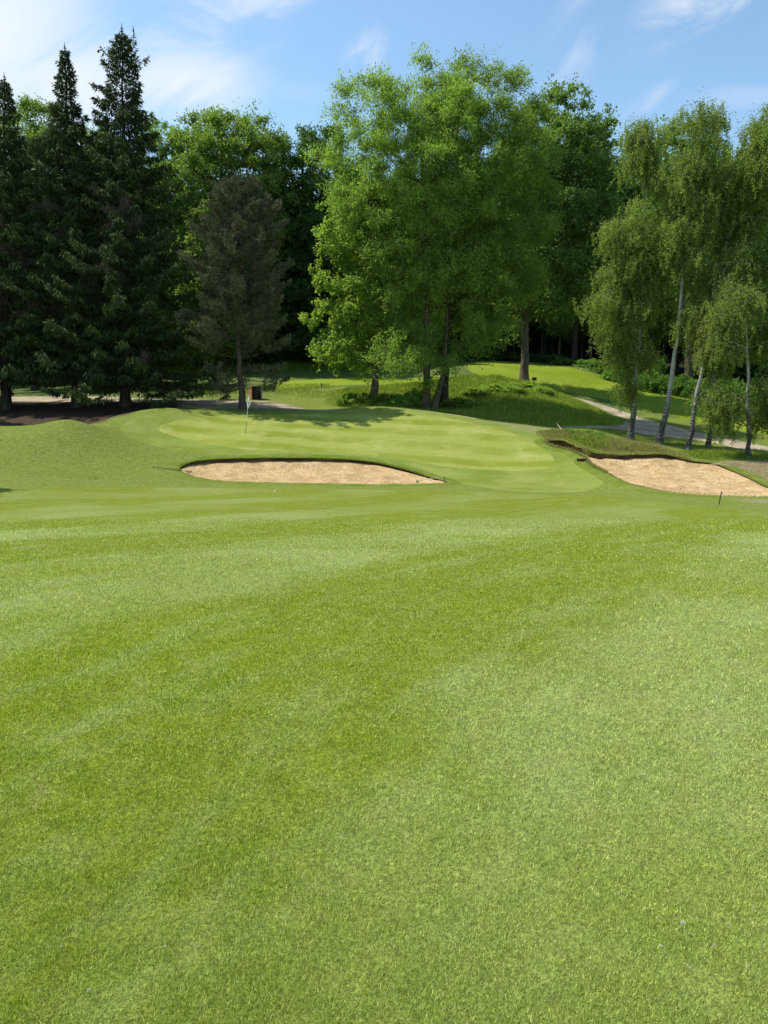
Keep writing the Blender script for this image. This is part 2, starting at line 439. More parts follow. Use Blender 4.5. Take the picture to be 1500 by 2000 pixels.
def boughs(pts, D, k, r, sig=.5):
    """thin the points to bough ends at least D apart, then put a tuft of k clumps round each"""
    p = pts[r.permutation(len(pts))]; keep = []
    for q in p:
        if not keep or (((np.array(keep) - q) ** 2).sum(1) > D * D).all(): keep.append(q)
    b = np.array(keep); n = len(b); sz = r.choice([.65, 1.0, 1.35], n)
    i = np.repeat(np.arange(n), k)
    o = r.normal(size=(len(i), 3)) * sig * np.array([1, 1, .55]) * sz[i][:, None]
    return b, b[i] + o, i

def skeleton(trunk, clumps, r, rtip=.012, spread=.5, kexp=.5, sag=.0):
    """connect every clump to the growing skeleton; returns tubes for the branches"""
    nodes = [tuple(p[:3]) for p in trunk]; par = [-1] + list(range(len(trunk) - 1))
    # finer trunk nodes
    P0 = np.array([p[:3] for p in trunk], float)
    order = np.argsort(np.linalg.norm(clumps[:, :2] - P0[np.abs(P0[None, :, 2] - clumps[:, None, 2]).argmin(1), :2], axis=1) + .25 * np.abs(clumps[:, 2] - P0[-1, 2]) * 0)
    pos = [np.array(n, float) for n in nodes]; child = [0] * len(pos); nt = len(pos)
    arr = np.array(pos)
    first = max(1, int(nt * .25))
    for i in order:
        c = clumps[i]
        d = np.linalg.norm(arr - c, axis=1)
        above = arr[:, 2] - c[2] + .35 * np.linalg.norm(arr[:, :2] - c[:2], axis=1)
        cost = d + 2.2 * np.maximum(0, above)
        cost[:first] += 100
        j = int(cost.argmin()); s = pos[j]
        k = max(1, int(np.linalg.norm(c - s) / 1.3))
        prev = j
        for t in range(1, k + 1):
            u = t / k; m = s + (c - s) * u
            if t < k: m = m + np.array([0, 0, 1]) * .12 * math.sin(u * math.pi) * np.linalg.norm(c - s) + r.normal(size=3) * .08
            pos.append(m); par.append(prev); prev = len(pos) - 1
        arr = np.array(pos)
    n = len(pos); cnt = np.ones(n)
    for i in range(n - 1, 0, -1):
        if par[i] >= 0: cnt[par[i]] += cnt[i]
    rad = rtip * cnt ** kexp
    segs = []
    kids = {}
    for i in range(nt, n): kids.setdefault(par[i], []).append(i)
    def rp(i):  # radius used at node i
        return rad[i]
    used = set()
    for i in range(nt, n):
        if i in used: continue
        # start a chain at i from its parent
        chain = [par[i], i]; used.add(i); cur = i
        while cur in kids:
            ks = [q for q in kids[cur] if q not in used]
            if not ks: break
            nx = max(ks, key=lambda q: cnt[q]); chain.append(nx); used.add(nx); cur = nx
        pl = [(*pos[q], rp(q)) for q in chain]
        pl[0] = (*pos[chain[0]], rad[chain[1]] * 1.1)
        segs.append(pl)
    return segs, arr

TRIS = [0]
def finish_tree(name, base, label, cat, group, trunk, segs, crown, lm, bark, tint, parts=None, sides=10, bsides=5):
    """everything in local coordinates about base"""
    root = empty(name, base, label, cat, group)
    v, f = tubes([trunk], sides)
    r_ = np.random.default_rng(len(v)); 
    mesh_np('trunk', v, f, bark, root, smooth=True)
    if segs:
        v, f = tubes(segs, bsides); mesh_np('branches', v, f, bark, root, smooth=True)
    mesh_np('crown', crown[0], crown[1], lm, root, tint)
    TRIS[0] += len(crown[1])
    return root

def trunk_line(pts, r0, r1, base, flare=1.5, n=14):
    """pts world points -> smooth local polyline with radius"""
    P_ = np.array(pts, float) - np.array(base)
    t = np.linspace(0, 1, len(P_)); tt = np.concatenate([[0, .01, .03], np.linspace(.08, 1, n)])
    q = np.stack([np.interp(tt, t, P_[:, i]) for i in range(3)], 1)
    q[4:-1, :2] += np.random.default_rng(3).normal(size=(len(q) - 5, 2)) * .03
    rad = r0 + (r1 - r0) * tt ** .85
    rad[0] *= flare; rad[1] *= 1 + (flare - 1) * .55; rad[2] *= 1 + (flare - 1) * .2
    q[0, 2] -= .25
    return np.concatenate([q, rad[:, None]], 1)

def broad_crown(clumps, r, per, rad, size, asp=.45, droop=.25, upb=.55, cen=None, flat=.6):
    """every clump is a handful of plumes, each a shoot thick with leaves, reaching out and up"""
    n = len(clumps); ns = 8; cr = rad * r.choice([.6, .8, 1.0, 1.35], n)
    ci = np.repeat(np.arange(n), ns); m = len(ci)
    outd = nrm(clumps - (cen if cen is not None else clumps.mean(0)))
    sdir = nrm(outd[ci] * .55 + rand_dir(m, r) * .95 + np.array([0, 0, .30]))
    slen = cr[ci] * r.uniform(.6, 1.7, m); st = clumps[ci] + r.normal(size=(m, 3)) * (cr[ci] * .22)[:, None]
    k = max(6, int(per / ns)); li = np.repeat(np.arange(m), k); t = r.random(m * k) ** .75
    wd = (.16 + .14 * (1 - t)) * cr[ci][li]
    p = st[li] + sdir[li] * (slen[li] * t)[:, None] + r.normal(size=(m * k, 3)) * wd[:, None]
    p[:, 2] -= .30 * t ** 2 * slen[li]
    normal = nrm(np.array([0, 0, upb]) + outd[ci][li] * .25 + sdir[li] * .2 + r.normal(size=p.shape) * .55)
    ax = nrm(sdir[li] * .7 + r.normal(size=p.shape) * .6 + np.array([0, 0, -droop]))
    s_ = size * r.uniform(.65, 1.35, len(p))
    tint = np.clip(r.random(n)[ci][li] * .35 + r.random(m)[li] * .3 + r.random(len(p)) * .25 + .14 * t, 0, 1)
    v, f = cards(p, ax, normal, s_, s_ * asp)
    return (v, f), tint

def lobes_px(lst, Y, base, depth=.95):
    out = []
    for l in lst:
        px, py, rx, ry = l[:4]; dy = l[4] if len(l) > 4 else 0
        c = at(px, py, Y + dy); m = (Y + dy) / F
        out.append((*(c - base), rx * m, rx * m * depth, ry * m))
    return out

def broad_tree(name, label, cat, Y, tp, lobes, r0, r1, lm, bark, dens=5.5, per=130, rad=.75, size=.2, asp=.45, group=None, seed=1, depth=.95, gap=.35, shell=.5, zbase=None, droop=.25, kexp=.5, extra=None, bough=1.5):
    r = np.random.default_rng(seed)
    b = at(tp[0][0], tp[0][1], Y); b[2] = h1(b[0], b[1]) if zbase is None else zbase
    pts = [b] + [at(p[0], p[1], Y + (p[2] if len(p) > 2 else 0)) for p in tp[1:]]
    tl = trunk_line(pts, r0, r1, b)
    lb = lobes_px(lobes, Y, b, depth)
    cl = clump_points(lb, dens * 1.6, r, shell, gap, seed)
    bg, cl, bi = boughs(cl, bough, 7, r, bough * .31)
    segs, _ = skeleton([tuple(q) for q in tl], bg, r, kexp=kexp)
    for q in range(0, len(cl), 2):                       # side shoots inside each tuft
        a_ = bg[bi[q]]; segs.append([(*a_, .014), (*((a_ + cl[q]) / 2 + [0, 0, .06]), .010), (*cl[q], .005)])
    if extra:
        for e in extra:
            ep = [at(p[0], p[1], Y + (p[2] if len(p) > 2 else 0)) - b for p in e[0]]
            segs.append([(*ep[i], e[1] + (e[2] - e[1]) * i / (len(ep) - 1)) for i in range(len(ep))])
    cen = np.mean([l[:3] for l in lb], 0)
    crown, tint = broad_crown(cl, r, per * .62, rad * .78, size, asp, droop, cen=cen)
    return finish_tree(name, b, label, cat, group, tl, segs, crown, lm, bark, tint)

def copy_tree(src, loc, rz, sc, label, group=None):
    o = src.copy(); COL.objects.link(o); o.location = loc; o.rotation_euler.z = rz; o.scale = (sc[0], sc[0], sc[1])
    o['label'] = label
    if group: o['group'] = group
    for c in list(src.children):
        d = c.copy(); COL.objects.link(d); d.parent = o
    return o

# ------------------------------------------------------------------ outlines
def spline(pts, step=.25, closed=True):
    P_ = np.array(pts, float); n = len(P_); out = []
    for i in range(n):
        a, b, c, d = P_[(i-1) % n], P_[i], P_[(i+1) % n], P_[(i+2) % n]
        m = max(1, int(np.linalg.norm((c - b)[:2]) / step))
        for t in np.arange(m) / m:
            q = .5 * ((2*b) + (c-a)*t + (2*a-5*b+4*c-d)*t*t + (-a+3*b-3*c+d)*t**3); out.append(q)
    return np.array(out)
def outline(px, step=.25):
    return spline([ground_px(a, b)[:2] for a, b in px], step)
def inside(poly, x, y):
    c = np.zeros(len(x), bool); n = len(poly)
    for i in range(n):
        x1, y1 = poly[i]; x2, y2 = poly[(i+1) % n]
        if y1 == y2: continue
        m = ((y1 > y) != (y2 > y)) & (x < (x2-x1)*(y-y1)/(y2-y1)+x1); c ^= m
    return c
def sdist(poly, x, y):
    """signed distance, positive inside"""
    x = np.asarray(x, float); y = np.asarray(y, float); best = np.full(len(x), 1e9)
    m = (x > poly[:, 0].min()-4) & (x < poly[:, 0].max()+4) & (y > poly[:, 1].min()-4) & (y < poly[:, 1].max()+4)
    xs, ys = x[m], y[m]; bb = np.full(len(xs), 1e9)
    for i in range(len(poly)):
        a, b = poly[i], poly[(i+1) % len(poly)]; d = b - a; L = d @ d + 1e-12
        t = np.clip(((xs-a[0])*d[0]+(ys-a[1])*d[1])/L, 0, 1)
        bb = np.minimum(bb, np.hypot(xs-a[0]-t*d[0], ys-a[1]-t*d[1]))
    s = np.where(inside(poly, xs, ys), 1, -1); best[m] = bb * s; best[~m] = -99
    return best

B1_PX = [(350,918),(360,908),(385,902),(430,898.5),(500,896.5),(580,896),(650,897.5),(705,901),(745,907),(790,918),(830,930),(870,941),(860,945.5),(780,946.5),(650,945.5),(520,943),(430,940),(385,933),(360,925)]
B1_DROP = [.02,.09,.13,.14,.13,.12,.11,.10,.09,.08,.05,.01,.0,.0,.0,.0,.0,.0,.0]
B2_PX = [(1065,864),(1088,861),(1112,864),(1135,876),(1160,885),(1200,890),(1250,890),(1300,889),(1330,896),(1355,902),(1400,908),(1435,922),(1470,938),(1500,952),(1560,968),(1500,972),(1440,971),(1380,968.5),(1320,964),(1260,953),(1210,937),(1175,920),(1149,905),(1143,895),(1115,881),(1082,874)]
B2_DROP = [.12,.42,.50,.44,.26,.15,.12,.13,.08,.04,.03,.02,.02,.02,.0,.0,.0,.0,.0,.0,.02,.05,.14,.2,.2,.14]
def resample_drop(pxl, drops, poly):
    pts = np.array([ground_px(a, b)[:2] for a, b in pxl]); d = np.array(drops)
    w = 1 / (((poly[:, None] - pts[None]) ** 2).sum(-1) + .02) ** 1.5
    return (w * d).sum(1) / w.sum(1)
poly1 = outline(B1_PX, .15); drop1 = resample_drop(B1_PX, B1_DROP, poly1)
poly2 = outline(B2_PX, .15); drop2 = resample_drop(B2_PX, B2_DROP, poly2)
BUNK = [(poly1, drop1), (poly2, drop2)]

def cdt(poly, res, jitter=.2, seed=0, xcut=None):
    r = np.random.default_rng(seed)
    x0, y0 = poly.min(0); x1, y1 = poly.max(0)
    gx, gy = np.meshgrid(np.arange(x0, x1, res), np.arange(y0, y1, res)); gx = gx.ravel(); gy = gy.ravel()
    gx = gx + r.uniform(-jitter, jitter, len(gx)) * res; gy = gy + r.uniform(-jitter, jitter, len(gy)) * res
    s = sdist(poly, gx, gy); k = s > res * .45
    vs = [Vector(p) for p in poly] + [Vector(p) for p in np.stack([gx[k], gy[k]], 1)]
    n = len(poly)
    V_, _, Fc, *_ = delaunay_2d_cdt(vs, [], [list(range(n))], 1, 1e-5)
    return np.array([tuple(v) for v in V_]), np.array(Fc)

def sheet(name, poly, res, off, mat, zf=None, cut=True):
    v, f = cdt(poly, res)
    z = (hgt(v[:, 0], v[:, 1]) if zf is None else zf(v[:, 0], v[:, 1])) + off
    # the rim of the sheet sinks into the ground so that no gap shows
    if zf is None:
        s = sdist(poly, v[:, 0], v[:, 1]); z = z - np.where(np.abs(s) < 1e-3, off * .7, 0)
    if cut:
        c = v[f].mean(1); keep = np.ones(len(f), bool)
        for p, _ in BUNK: keep &= sdist(p, c[:, 0], c[:, 1]) < -.3
        f = f[keep]
    o = mesh_np(name, np.column_stack([v, z]), f, mat, smooth=True)
    return tag(o, kind='structure')

# ------------------------------------------------------------------ ground
ys = np.concatenate([np.arange(-4, 26, .5), np.arange(26, 62, .22), np.arange(62, 95, .7), np.arange(95, 140, 2.5), np.arange(140, 700, 30)])
xs = np.concatenate([-np.arange(30, 80, 2.5)[::-1], np.arange(-29.6, 29.6, .28), np.arange(30, 80, 2.5)])
xs = np.concatenate([[-900, -500, -300, -180, -120], xs, [120, 180, 300, 500, 900]])
GX, GY = np.meshgrid(xs, ys); gx, gy = GX.ravel(), GY.ravel()
gz = hgt(gx, gy)
for p, dr in BUNK:
    s = sdist(p, gx, gy); gz = gz - .75 * np.clip((s + .42) / .25, 0, 1)
nx, ny = len(xs), len(ys)
i = (np.arange(ny - 1)[:, None] * nx + np.arange(nx - 1)[None]).ravel()
gf = np.stack([i, i + 1, i + nx + 1, i + nx], 1)
ground = mesh_np('ground', np.column_stack([gx, gy, gz]), gf, M_ground, smooth=True); tag(ground, kind='structure')
cov = np.tile(np.array([.150, .195, .030]), (len(gx), 1)); bare = np.zeros(len(gx))
def zone(px, col, soft=.6, b=0., amt=1., world=None):
    global cov, bare
    poly = outline(px, 1.) if world is None else np.array(world, float)
    s = sdist(poly, gx, gy) + (vnoise2(gx + 300, gy + 300, .9, 5) - .5) * soft * 1.6
    w = np.clip(s / soft + .5, 0, 1)[:, None] * amt
    cov = cov * (1 - w) + np.array(col) * w; bare = bare * (1 - w[:, 0]) + b * w[:, 0]
# woodland floor behind, rough banks, bare soil under the spruces, scorched turf
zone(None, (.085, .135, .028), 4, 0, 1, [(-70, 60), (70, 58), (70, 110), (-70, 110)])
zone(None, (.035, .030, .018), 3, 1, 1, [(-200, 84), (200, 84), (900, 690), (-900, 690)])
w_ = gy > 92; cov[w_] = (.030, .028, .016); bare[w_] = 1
zone([(560,765),(640,757),(800,752),(900,735),(960,745),(1040,765),(1130,785),(1200,822),(1180,838),(1090,834),(960,818),(860,800),(760,785),(640,797),(560,785)], (.15, .20, .028), 1.0)
_fl = lambda x, y: (x, y)
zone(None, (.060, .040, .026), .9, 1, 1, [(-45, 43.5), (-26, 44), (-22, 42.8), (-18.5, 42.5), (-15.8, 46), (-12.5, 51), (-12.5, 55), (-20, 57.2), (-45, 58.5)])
zone([(370,783),(440,782),(560,788),(660,800),(600,803),(480,801),(400,796),(340,793)], (.30, .25, .15), .6, .6)
zone([(700,800),(760,798),(860,806),(960,822),(900,818),(800,806)], (.33, .31, .14), .4, .5)
zone([(1050,840),(1120,846),(1210,862),(1300,876),(1345,896),(1300,884),(1200,884),(1130,868),(1060,858)], (.235, .21, .085), .5, .5)
zone([(960,822),(1040,832),(1110,842),(1090,856),(1040,846),(980,832)], (.21, .225, .085), .5, .3)
zone([(1380,905),(1450,898),(1600,900),(1600,962),(1520,950),(1470,932),(1420,915)], (.25, .19, .115), .6, .8)
zone([(1430,968),(1500,966),(1600,965),(1600,988),(1500,984)], (.26, .22, .12), .5, .6, .7)
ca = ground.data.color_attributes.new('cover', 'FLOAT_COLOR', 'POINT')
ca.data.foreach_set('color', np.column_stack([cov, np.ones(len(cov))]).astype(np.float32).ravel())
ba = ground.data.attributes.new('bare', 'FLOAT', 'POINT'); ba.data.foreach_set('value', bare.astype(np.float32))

def cover_at(x, y):
    ix = np.clip(np.searchsorted(xs, x), 0, nx - 1); iy = np.clip(np.searchsorted(ys, y), 0, ny - 1)
    return cov[iy * nx + ix]

# ------------------------------------------------------------------ sheets of turf, paths, tees
FW = [ground_px(a, b)[:2] for a, b in [(-120,960),(0,957),(200,951),(400,953),(700,957),(950,962),(1090,968),(1170,969),(1260,978),(1350,988),(1430,997),(1500,1003),(1640,1010)]]
FW = [(-16, -3.5), (-26, 8), (-24, 20)] + FW + [(17, 12), (20, 5), (16, -3.5)]
fw_poly = spline(FW, .5)
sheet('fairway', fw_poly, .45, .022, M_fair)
FR_PX = [(236,838),(255,820),(300,808),(400,803),(520,804.5),(640,802),(740,797.5),(830,804),(905,814),(985,832),(1060,853),(1120,887),(1172,930),(1180,946),(1150,958),(1080,963),(980,957),(905,947),(850,930),(800,914),(745,902),(640,893),(500,891),(420,889),(340,881),(275,862)]
fr_poly = outline(FR_PX, .3)
sheet('green_collar', fr_poly, .35, .014, M_fringe)
GR_PX = [(305,840),(318,828),(360,818),(440,811),(560,809),(650,806),(740,803.5),(820,809),(900,821),(970,837),(1030,856),(1072,880),(1088,903),(1075,915),(1030,921),(940,919),(850,910),(760,896),(650,888),(540,884),(450,877),(380,865),(330,852)]
gr_poly = outline(GR_PX, .3)
sheet('putting_green', gr_poly, .35, .024, M_green)
sheet('dirt_path', outline([(-150,777),(0,775),(100,774.5),(230,776),(370,780),(470,785),(560,792),(632,800),(600,801),(520,798),(440,793),(360,788),(250,785),(100,785),(0,787),(-150,790)], .4), .6, .02, M_path)
sheet('dirt_path', outline([(1068,766),(1100,771),(1160,786),(1220,805),(1300,829),(1400,853),(1500,873),(1600,890),(1600,905),(1500,888),(1400,867),(1330,856),(1260,849),(1200,838),(1120,837),(1096,833),(1180,831),(1206,822),(1178,804),(1130,785),(1085,772)], .4), .6, .02, M_path)
sheet('upper_fairway', outline([(540,745),(620,741),(720,737),(850,733),(850,745),(700,752),(600,757),(540,758)], .6), .8, .02, M_tee)
sheet('tee_lawn', outline([(908,712),(950,706),(1020,709),(1080,714),(1130,722),(1180,736),(1230,752),(1330,775),(1420,800),(1560,835),(1600,860),(1500,850),(1400,832),(1310,812),(1240,796),(1180,780),(1110,766),(1060,757),(990,742),(920,726)], .6), .8, .02, M_tee)

# ------------------------------------------------------------------ bunkers
def bunker(poly, drop, bowl, label, cat='bunker'):
    def zf(x, y):
        s = np.maximum(sdist(poly, x, y), 0)
        w = 1 / (((np.stack([x, y], 1)[:, None] - poly[None, ::3]) ** 2).sum(-1) + .01) ** 1.5
        b = (w * drop[None, ::3]).sum(1) / w.sum(1)
        n = (vnoise2(x + 90, y + 90, 1.3, 11) - .5) * .14 + (vnoise2(x + 90, y + 90, 2.8, 12) - .5) * .10
        e = np.clip(s / 1.2, 0, 1); e = e * e * (3 - 2 * e)
        return hgt(x, y) - b - bowl * e - .015 + n * np.clip(s / .4, 0, 1)
    sand = sheet('bunker_sand', poly, .13, 0, M_sand, zf, cut=False)
    # cut soil face below the turf rim
    n = len(poly); hz = hgt(poly[:, 0], poly[:, 1]); r = np.random.default_rng(2)
    nxt = np.roll(poly, -1, 0) - np.roll(poly, 1, 0); out = nrm(np.column_stack([nxt[:, 1], -nxt[:, 0]]))
    if sdist(poly, *(poly + out * .1).T).mean() > 0: out = -out
    wob = (vnoise2(poly[:, 0] * 1 + 40, poly[:, 1] + 40, 2.4, 8) - .35) * .34
    top = poly - out * (np.clip(drop, 0, .12)[:, None] * .5 + .02 + wob[:, None] * np.clip(drop * 6, 0, 1)[:, None])
    rows = [np.column_stack([poly + out * .03, hz - drop - .25]), np.column_stack([poly + out * .05, hz - .05]), np.column_stack([top, hz - .01])]
    V = np.concatenate(rows); a = np.arange(n); b = (a + 1) % n
    fl = np.concatenate([np.stack([a, b, b + n, a + n], 1), np.stack([a + n, b + n, b + 2*n, a + 2*n], 1)])
    lip = mesh_np('bunker_lip', V, fl, M_lip); tag(lip, kind='structure')
    # turf rim round the bunker
    ws = [top, poly + out * .12, poly + out * .3, poly + out * .6, poly + out * 1.0]
    zs = [.012 + np.clip(drop, 0, .1) * .3, .035, .03, .022, -.04]
    V = np.concatenate([np.column_stack([q, hgt(q[:, 0], q[:, 1]) + z]) for q, z in zip(ws, zs)])
    V[:n, 2] = hz + zs[0]
    fl = np.concatenate([np.stack([a + k*n, b + k*n, b + (k+1)*n, a + (k+1)*n], 1) for k in range(4)])
    rim = mesh_np('bunker_rim', V, fl, M_rim, smooth=True); tag(rim, kind='structure')
    return zf
def rim_fn(k, p):
    return k.mix(k.ramp(k.noise(p, 1.2, 4, .6), .35, .7), (.115, .165, .018), (.18, .20, .05))
M_rim = mat_turf('rim_turf', rim_fn, .03, (.7, 1.3, 30))
sand1 = bunker(poly1, drop1, .10, '')
sand2 = bunker(poly2, drop2, .12, '')

# ------------------------------------------------------------------ grass blades
def blades(name, x, y, z, h, w, mat, r, lean=.5, quad=False, kind='stuff', label=None):
    n = len(x); a = r.uniform(0, 2*np.pi, n); b = r.uniform(0, 2*np.pi, n)
    le = lean * r.random(n) ** .6
    base = np.column_stack([x, y, z]); sd = np.column_stack([np.cos(a), np.sin(a), np.zeros(n)]) * (w / 2)[:, None]
    tip = base + np.column_stack([np.cos(b) * le, np.sin(b) * le, np.sqrt(np.maximum(0, 1 - le**2)) ]) * h[:, None]
    tint = r.random(n)
    if quad:
        mid = (base + tip) / 2 + np.column_stack([np.zeros((n, 2)), h * .12])
        V = np.stack([base - sd, base + sd, mid + sd * .8, tip, mid - sd * .8], 1).reshape(-1, 3); f = np.arange(5*n).reshape(n, 5)
    else:
        V = np.stack([base - sd, base + sd, tip], 1).reshape(-1, 3); f = np.arange(3*n).reshape(n, 3)
    o = mesh_np(name, V, f, mat, None, tint); tag(o, label, None, None, kind); return o

r = np.random.default_rng(21)
NB = 1500000
v = r.random(NB)
pyb = 985 + (2500 - 985) * v ** 1.15
# ground distance for a flat-ish near field, density falls off with distance
Yb = 1.6 * F / (pyb - 775) ; Yb = Yb * (1 + .055 * np.clip(Yb - 3, 0, 10)) + r.normal(size=NB) * .06 * Yb
Xb = (r.random(NB) - .5) * (1.36 * Yb + .6)
k_ = (Yb > .9) & (Yb < 21 + 3 * r.random(NB)); Xb, Yb = Xb[k_], Yb[k_]
# clumping: thin where noise is low
cn = vnoise2(Xb + 60, Yb + 60, 9, 31) * .6 + vnoise2(Xb + 60, Yb + 60, 3, 32) * .4
k_ = r.random(len(Xb)) < .45 + 1.1 * cn; Xb, Yb, cn = Xb[k_], Yb[k_], cn[k_]
sc = np.clip(Yb / 2.4, .8, 9)
hb = (.010 + .016 * r.random(len(Xb)) * (.4 + cn)) * sc ** .2
blades('short_grass', Xb, Yb, hgt(Xb, Yb) + .018, hb, .0026 * sc ** .8, M_short, r, 1.0, label='closely mown fairway grass in the foreground')

r = np.random.default_rng(22); n = 9000; Yc = .9 + 9 * r.random(n) ** 1.4; Xc = (r.random(n) - .5) * (1.4 * Yc + .5)
k_ = vnoise2(Xc + 60, Yc + 60, 1.7, 33) + .3 * r.random(n) > .52; Xc, Yc = Xc[k_], Yc[k_]
cl_ = blades('grass_clippings', Xc, Yc, hgt(Xc, Yc) + .026, r.uniform(.02, .045, len(Xc)), np.full(len(Xc), .0032) * np.clip(Yc / 3, .8, 3), M_dry, r, 1.0, label='dry straw-coloured clippings caught in the foreground turf')

def scatter(px, dens, r, world=None, step=.8):
    poly = outline(px, step) if world is None else np.array(world, float)
    x0, y0 = poly.min(0); x1, y1 = poly.max(0); n = int(dens * (x1-x0) * (y1-y0))
    x = r.uniform(x0, x1, n); y = r.uniform(y0, y1, n); s = sdist(poly, x, y); k = s > 0
    for p, _ in BUNK: k &= sdist(p, x, y) < -.02
    return x[k], y[k], s[k]
def long_grass(name, px, dens, hh, ww, mat, label, seed, world=None, lean=.7, edge=1.0, cl=.5):
    r = np.random.default_rng(seed); x, y, s = scatter(px, dens, r, world)
    c = vnoise2(x + 70, y + 70, 1.1, seed); c2 = vnoise2(x + 70, y + 70, .35, seed + 1)
    k = r.random(len(x)) < (1 - cl) + cl * 2 * c; x, y, s, c, c2 = x[k], y[k], s[k], c[k], c2[k]
    h = hh * (.45 + .6 * c + .5 * c2) * r.uniform(.6, 1.2, len(x)) * np.clip(s / edge, .25, 1)
    blades(name, x, y, hgt(x, y) - .02, h, ww * r.uniform(.6, 1.3, len(x)), mat, r, lean, True, label=label)
BANK = [(640,790),(640,770),(720,760),(800,757),(900,742),(970,748),(1030,768),(1090,775),(1140,790),(1205,824),(1170,836),(1095,834),(1040,829),(960,819),(880,808),(830,800),(740,792)]
BANKW = [(-2.5, 54), (-4.5, 56.5), (-4.5, 62), (-1, 64.5), (3, 65), (7, 67.5), (10.5, 68), (13.5, 66.5), (16, 63), (18, 58), (18.2, 54.5), (16, 50.5), (12.5, 49.3), (8, 50), (4.5, 52.5), (1, 53.5)]
long_grass('long_grass', None, 260, .38, .030, M_long, 'long rough grass on the bank behind the green', 41, BANKW)
long_grass('long_grass', [(1330,880),(1380,882),(1440,884),(1500,888),(1600,895),(1600,903),(1500,900),(1450,900),(1400,902),(1360,898),(1330,890)], 420, .38, .022, M_long, 'bright long grass beneath the birches by the right bunker', 42)
long_grass('dry_grass', [(1050,842),(1120,846),(1210,860),(1300,875),(1350,899),(1300,888),(1200,888),(1140,878),(1115,862),(1060,862)], 1500, .30, .018, M_dry, 'dry tufted grass on the bank above the right bunker', 43, lean=.95, edge=.9)
long_grass('long_grass', [(1075,843),(1110,846),(1180,858),(1200,880),(1150,880),(1118,862)], 420, .34, .024, M_long, 'green weeds hanging over the right bunker', 44, lean=.95, edge=.3)
long_grass('rough_grass', None, 170, .065, .020, M_long, 'fine rough grass over the mounds left of the green', 49, [(-22, 29), (-11.5, 30.5), (-11.5, 36), (-13, 41), (-17, 42.5), (-25, 41)], lean=1.0, cl=.8)
long_grass('long_grass', None, 60, .9, .045, M_long, 'tall grass along the wood edge', 45, [(-30, 79), (-14, 76), (-4, 78.5), (6, 79), (9, 83), (4, 86), (-30, 86)])
long_grass('dry_grass', [(1380,905),(1450,899),(1600,903),(1600,960),(1520,950),(1470,934),(1420,917)], 160, .10, .02, M_dry, 'scorched short grass beside the right bunker', 46, lean=.95)
long_grass('long_grass', None, 120, .14, .025, M_long, 'short rough grass between the green and the path', 47, [(6, 50.8), (11, 49), (15, 49.5), (17.5, 48.5), (22, 46.5), (20, 44.5), (16, 45.5), (12, 46.8), (8, 49)])
long_grass('long_grass', None, 90, .18, .03, M_long, 'rough grass slope between the dirt path and the upper fairway', 48, [(-19, 63), (-13, 61), (-6, 58), (-3, 58), (-4, 66), (-14, 68), (-24, 74), (-30, 70)])
# ragged turf hanging over the back rim of the two bunkers
for (pl, dr, sd, lab) in ((poly1, drop1, 51, 'ragged grass fringe on the rim of the front bunker'), (poly2, drop2, 52, 'ragged grass fringe on the rim of the right bunker')):
    r = np.random.default_rng(sd); n = 26000; i = r.integers(0, len(pl), n); j = (i + 1) % len(pl); t = r.random(n)[:, None]
    q = pl[i] * (1 - t) + pl[j] * t + r.normal(size=(n, 2)) * .06; k = (dr[i] > .03) | (r.random(n) < .35); q, i = q[k], i[k]
    k = sdist(pl, q[:, 0], q[:, 1]) < .03; q, i = q[k], i[k]
    blades('rim_grass', q[:, 0], q[:, 1], hgt(q[:, 0], q[:, 1]) + .015 - dr[i] * .55 * r.random(len(q)) ** 2, r.uniform(.05, .13 if sd == 51 else .24, len(q)) * np.where(dr[i] > .05, 1, .4), np.full(len(q), .016), M_long if sd == 51 else M_dry, r, 1.0, True, label=lab)

# ------------------------------------------------------------------ broadleaf trees
SHADE = 'tall trees of the wood behind the green'
broad_tree('ash_tree', 'tall feathery green ash with two trunks meeting in a V behind the green', 'tree', 55,
    [(833,800),(832,740),(834,640),(838,500),(830,380),(818,270),(816,215)],
    [(815,158,34,28),(850,162,30,28),(770,172,34,30),(735,188,26,26),(822,200,60,50),(760,215,70,56),(695,215,34,30),(700,255,48,44),(665,270,22,30),(850,250,95,80),(770,290,100,80),(690,300,50,60),(665,340,35,45),(830,350,110,85),(740,380,90,80),(690,400,50,60),(860,440,105,80),(780,470,95,75),(880,540,85,70),(800,560,85,70),(860,620,90,60),(800,650,62,50),(775,700,48,26,-3),(850,690,40,34,-1),(835,745,18,40,-1.2),(905,640,55,45)],
    .33, .05, ML['ash'], M_bark, dens=4.2, per=230, rad=.90, size=.175, asp=.38, bough=1.36, seed=11, gap=.46, shell=.45,
    extra=[([(848,802,-.6),(856,765,-.3),(868,725,.2),(872,640,.8),(880,520,1),(890,400,.6)], .27, .06)])
broad_tree('ash_tree', 'broad ash with one dark trunk, just right of the V-shaped pair', 'tree', 56.3,
    [(868,788),(868,730),(875,640),(905,500),(925,380),(935,270),(932,205)],
    [(905,160,34,30),(955,157,32,28),(990,182,34,34),(920,200,55,50),(940,230,80,70),(1010,225,46,50),(1045,225,22,26),(880,260,60,80),(1040,265,36,50),(985,310,90,80),(1045,350,28,60),(930,370,95,80),(1010,420,60,80),(960,480,75,70),(1020,530,35,60),(900,480,80,80),(940,580,55,60)],
    .34, .05, ML['ash'], M_barkd, dens=4.2, per=230, rad=.90, size=.175, asp=.38, bough=1.36, seed=12, gap=.47, shell=.45)
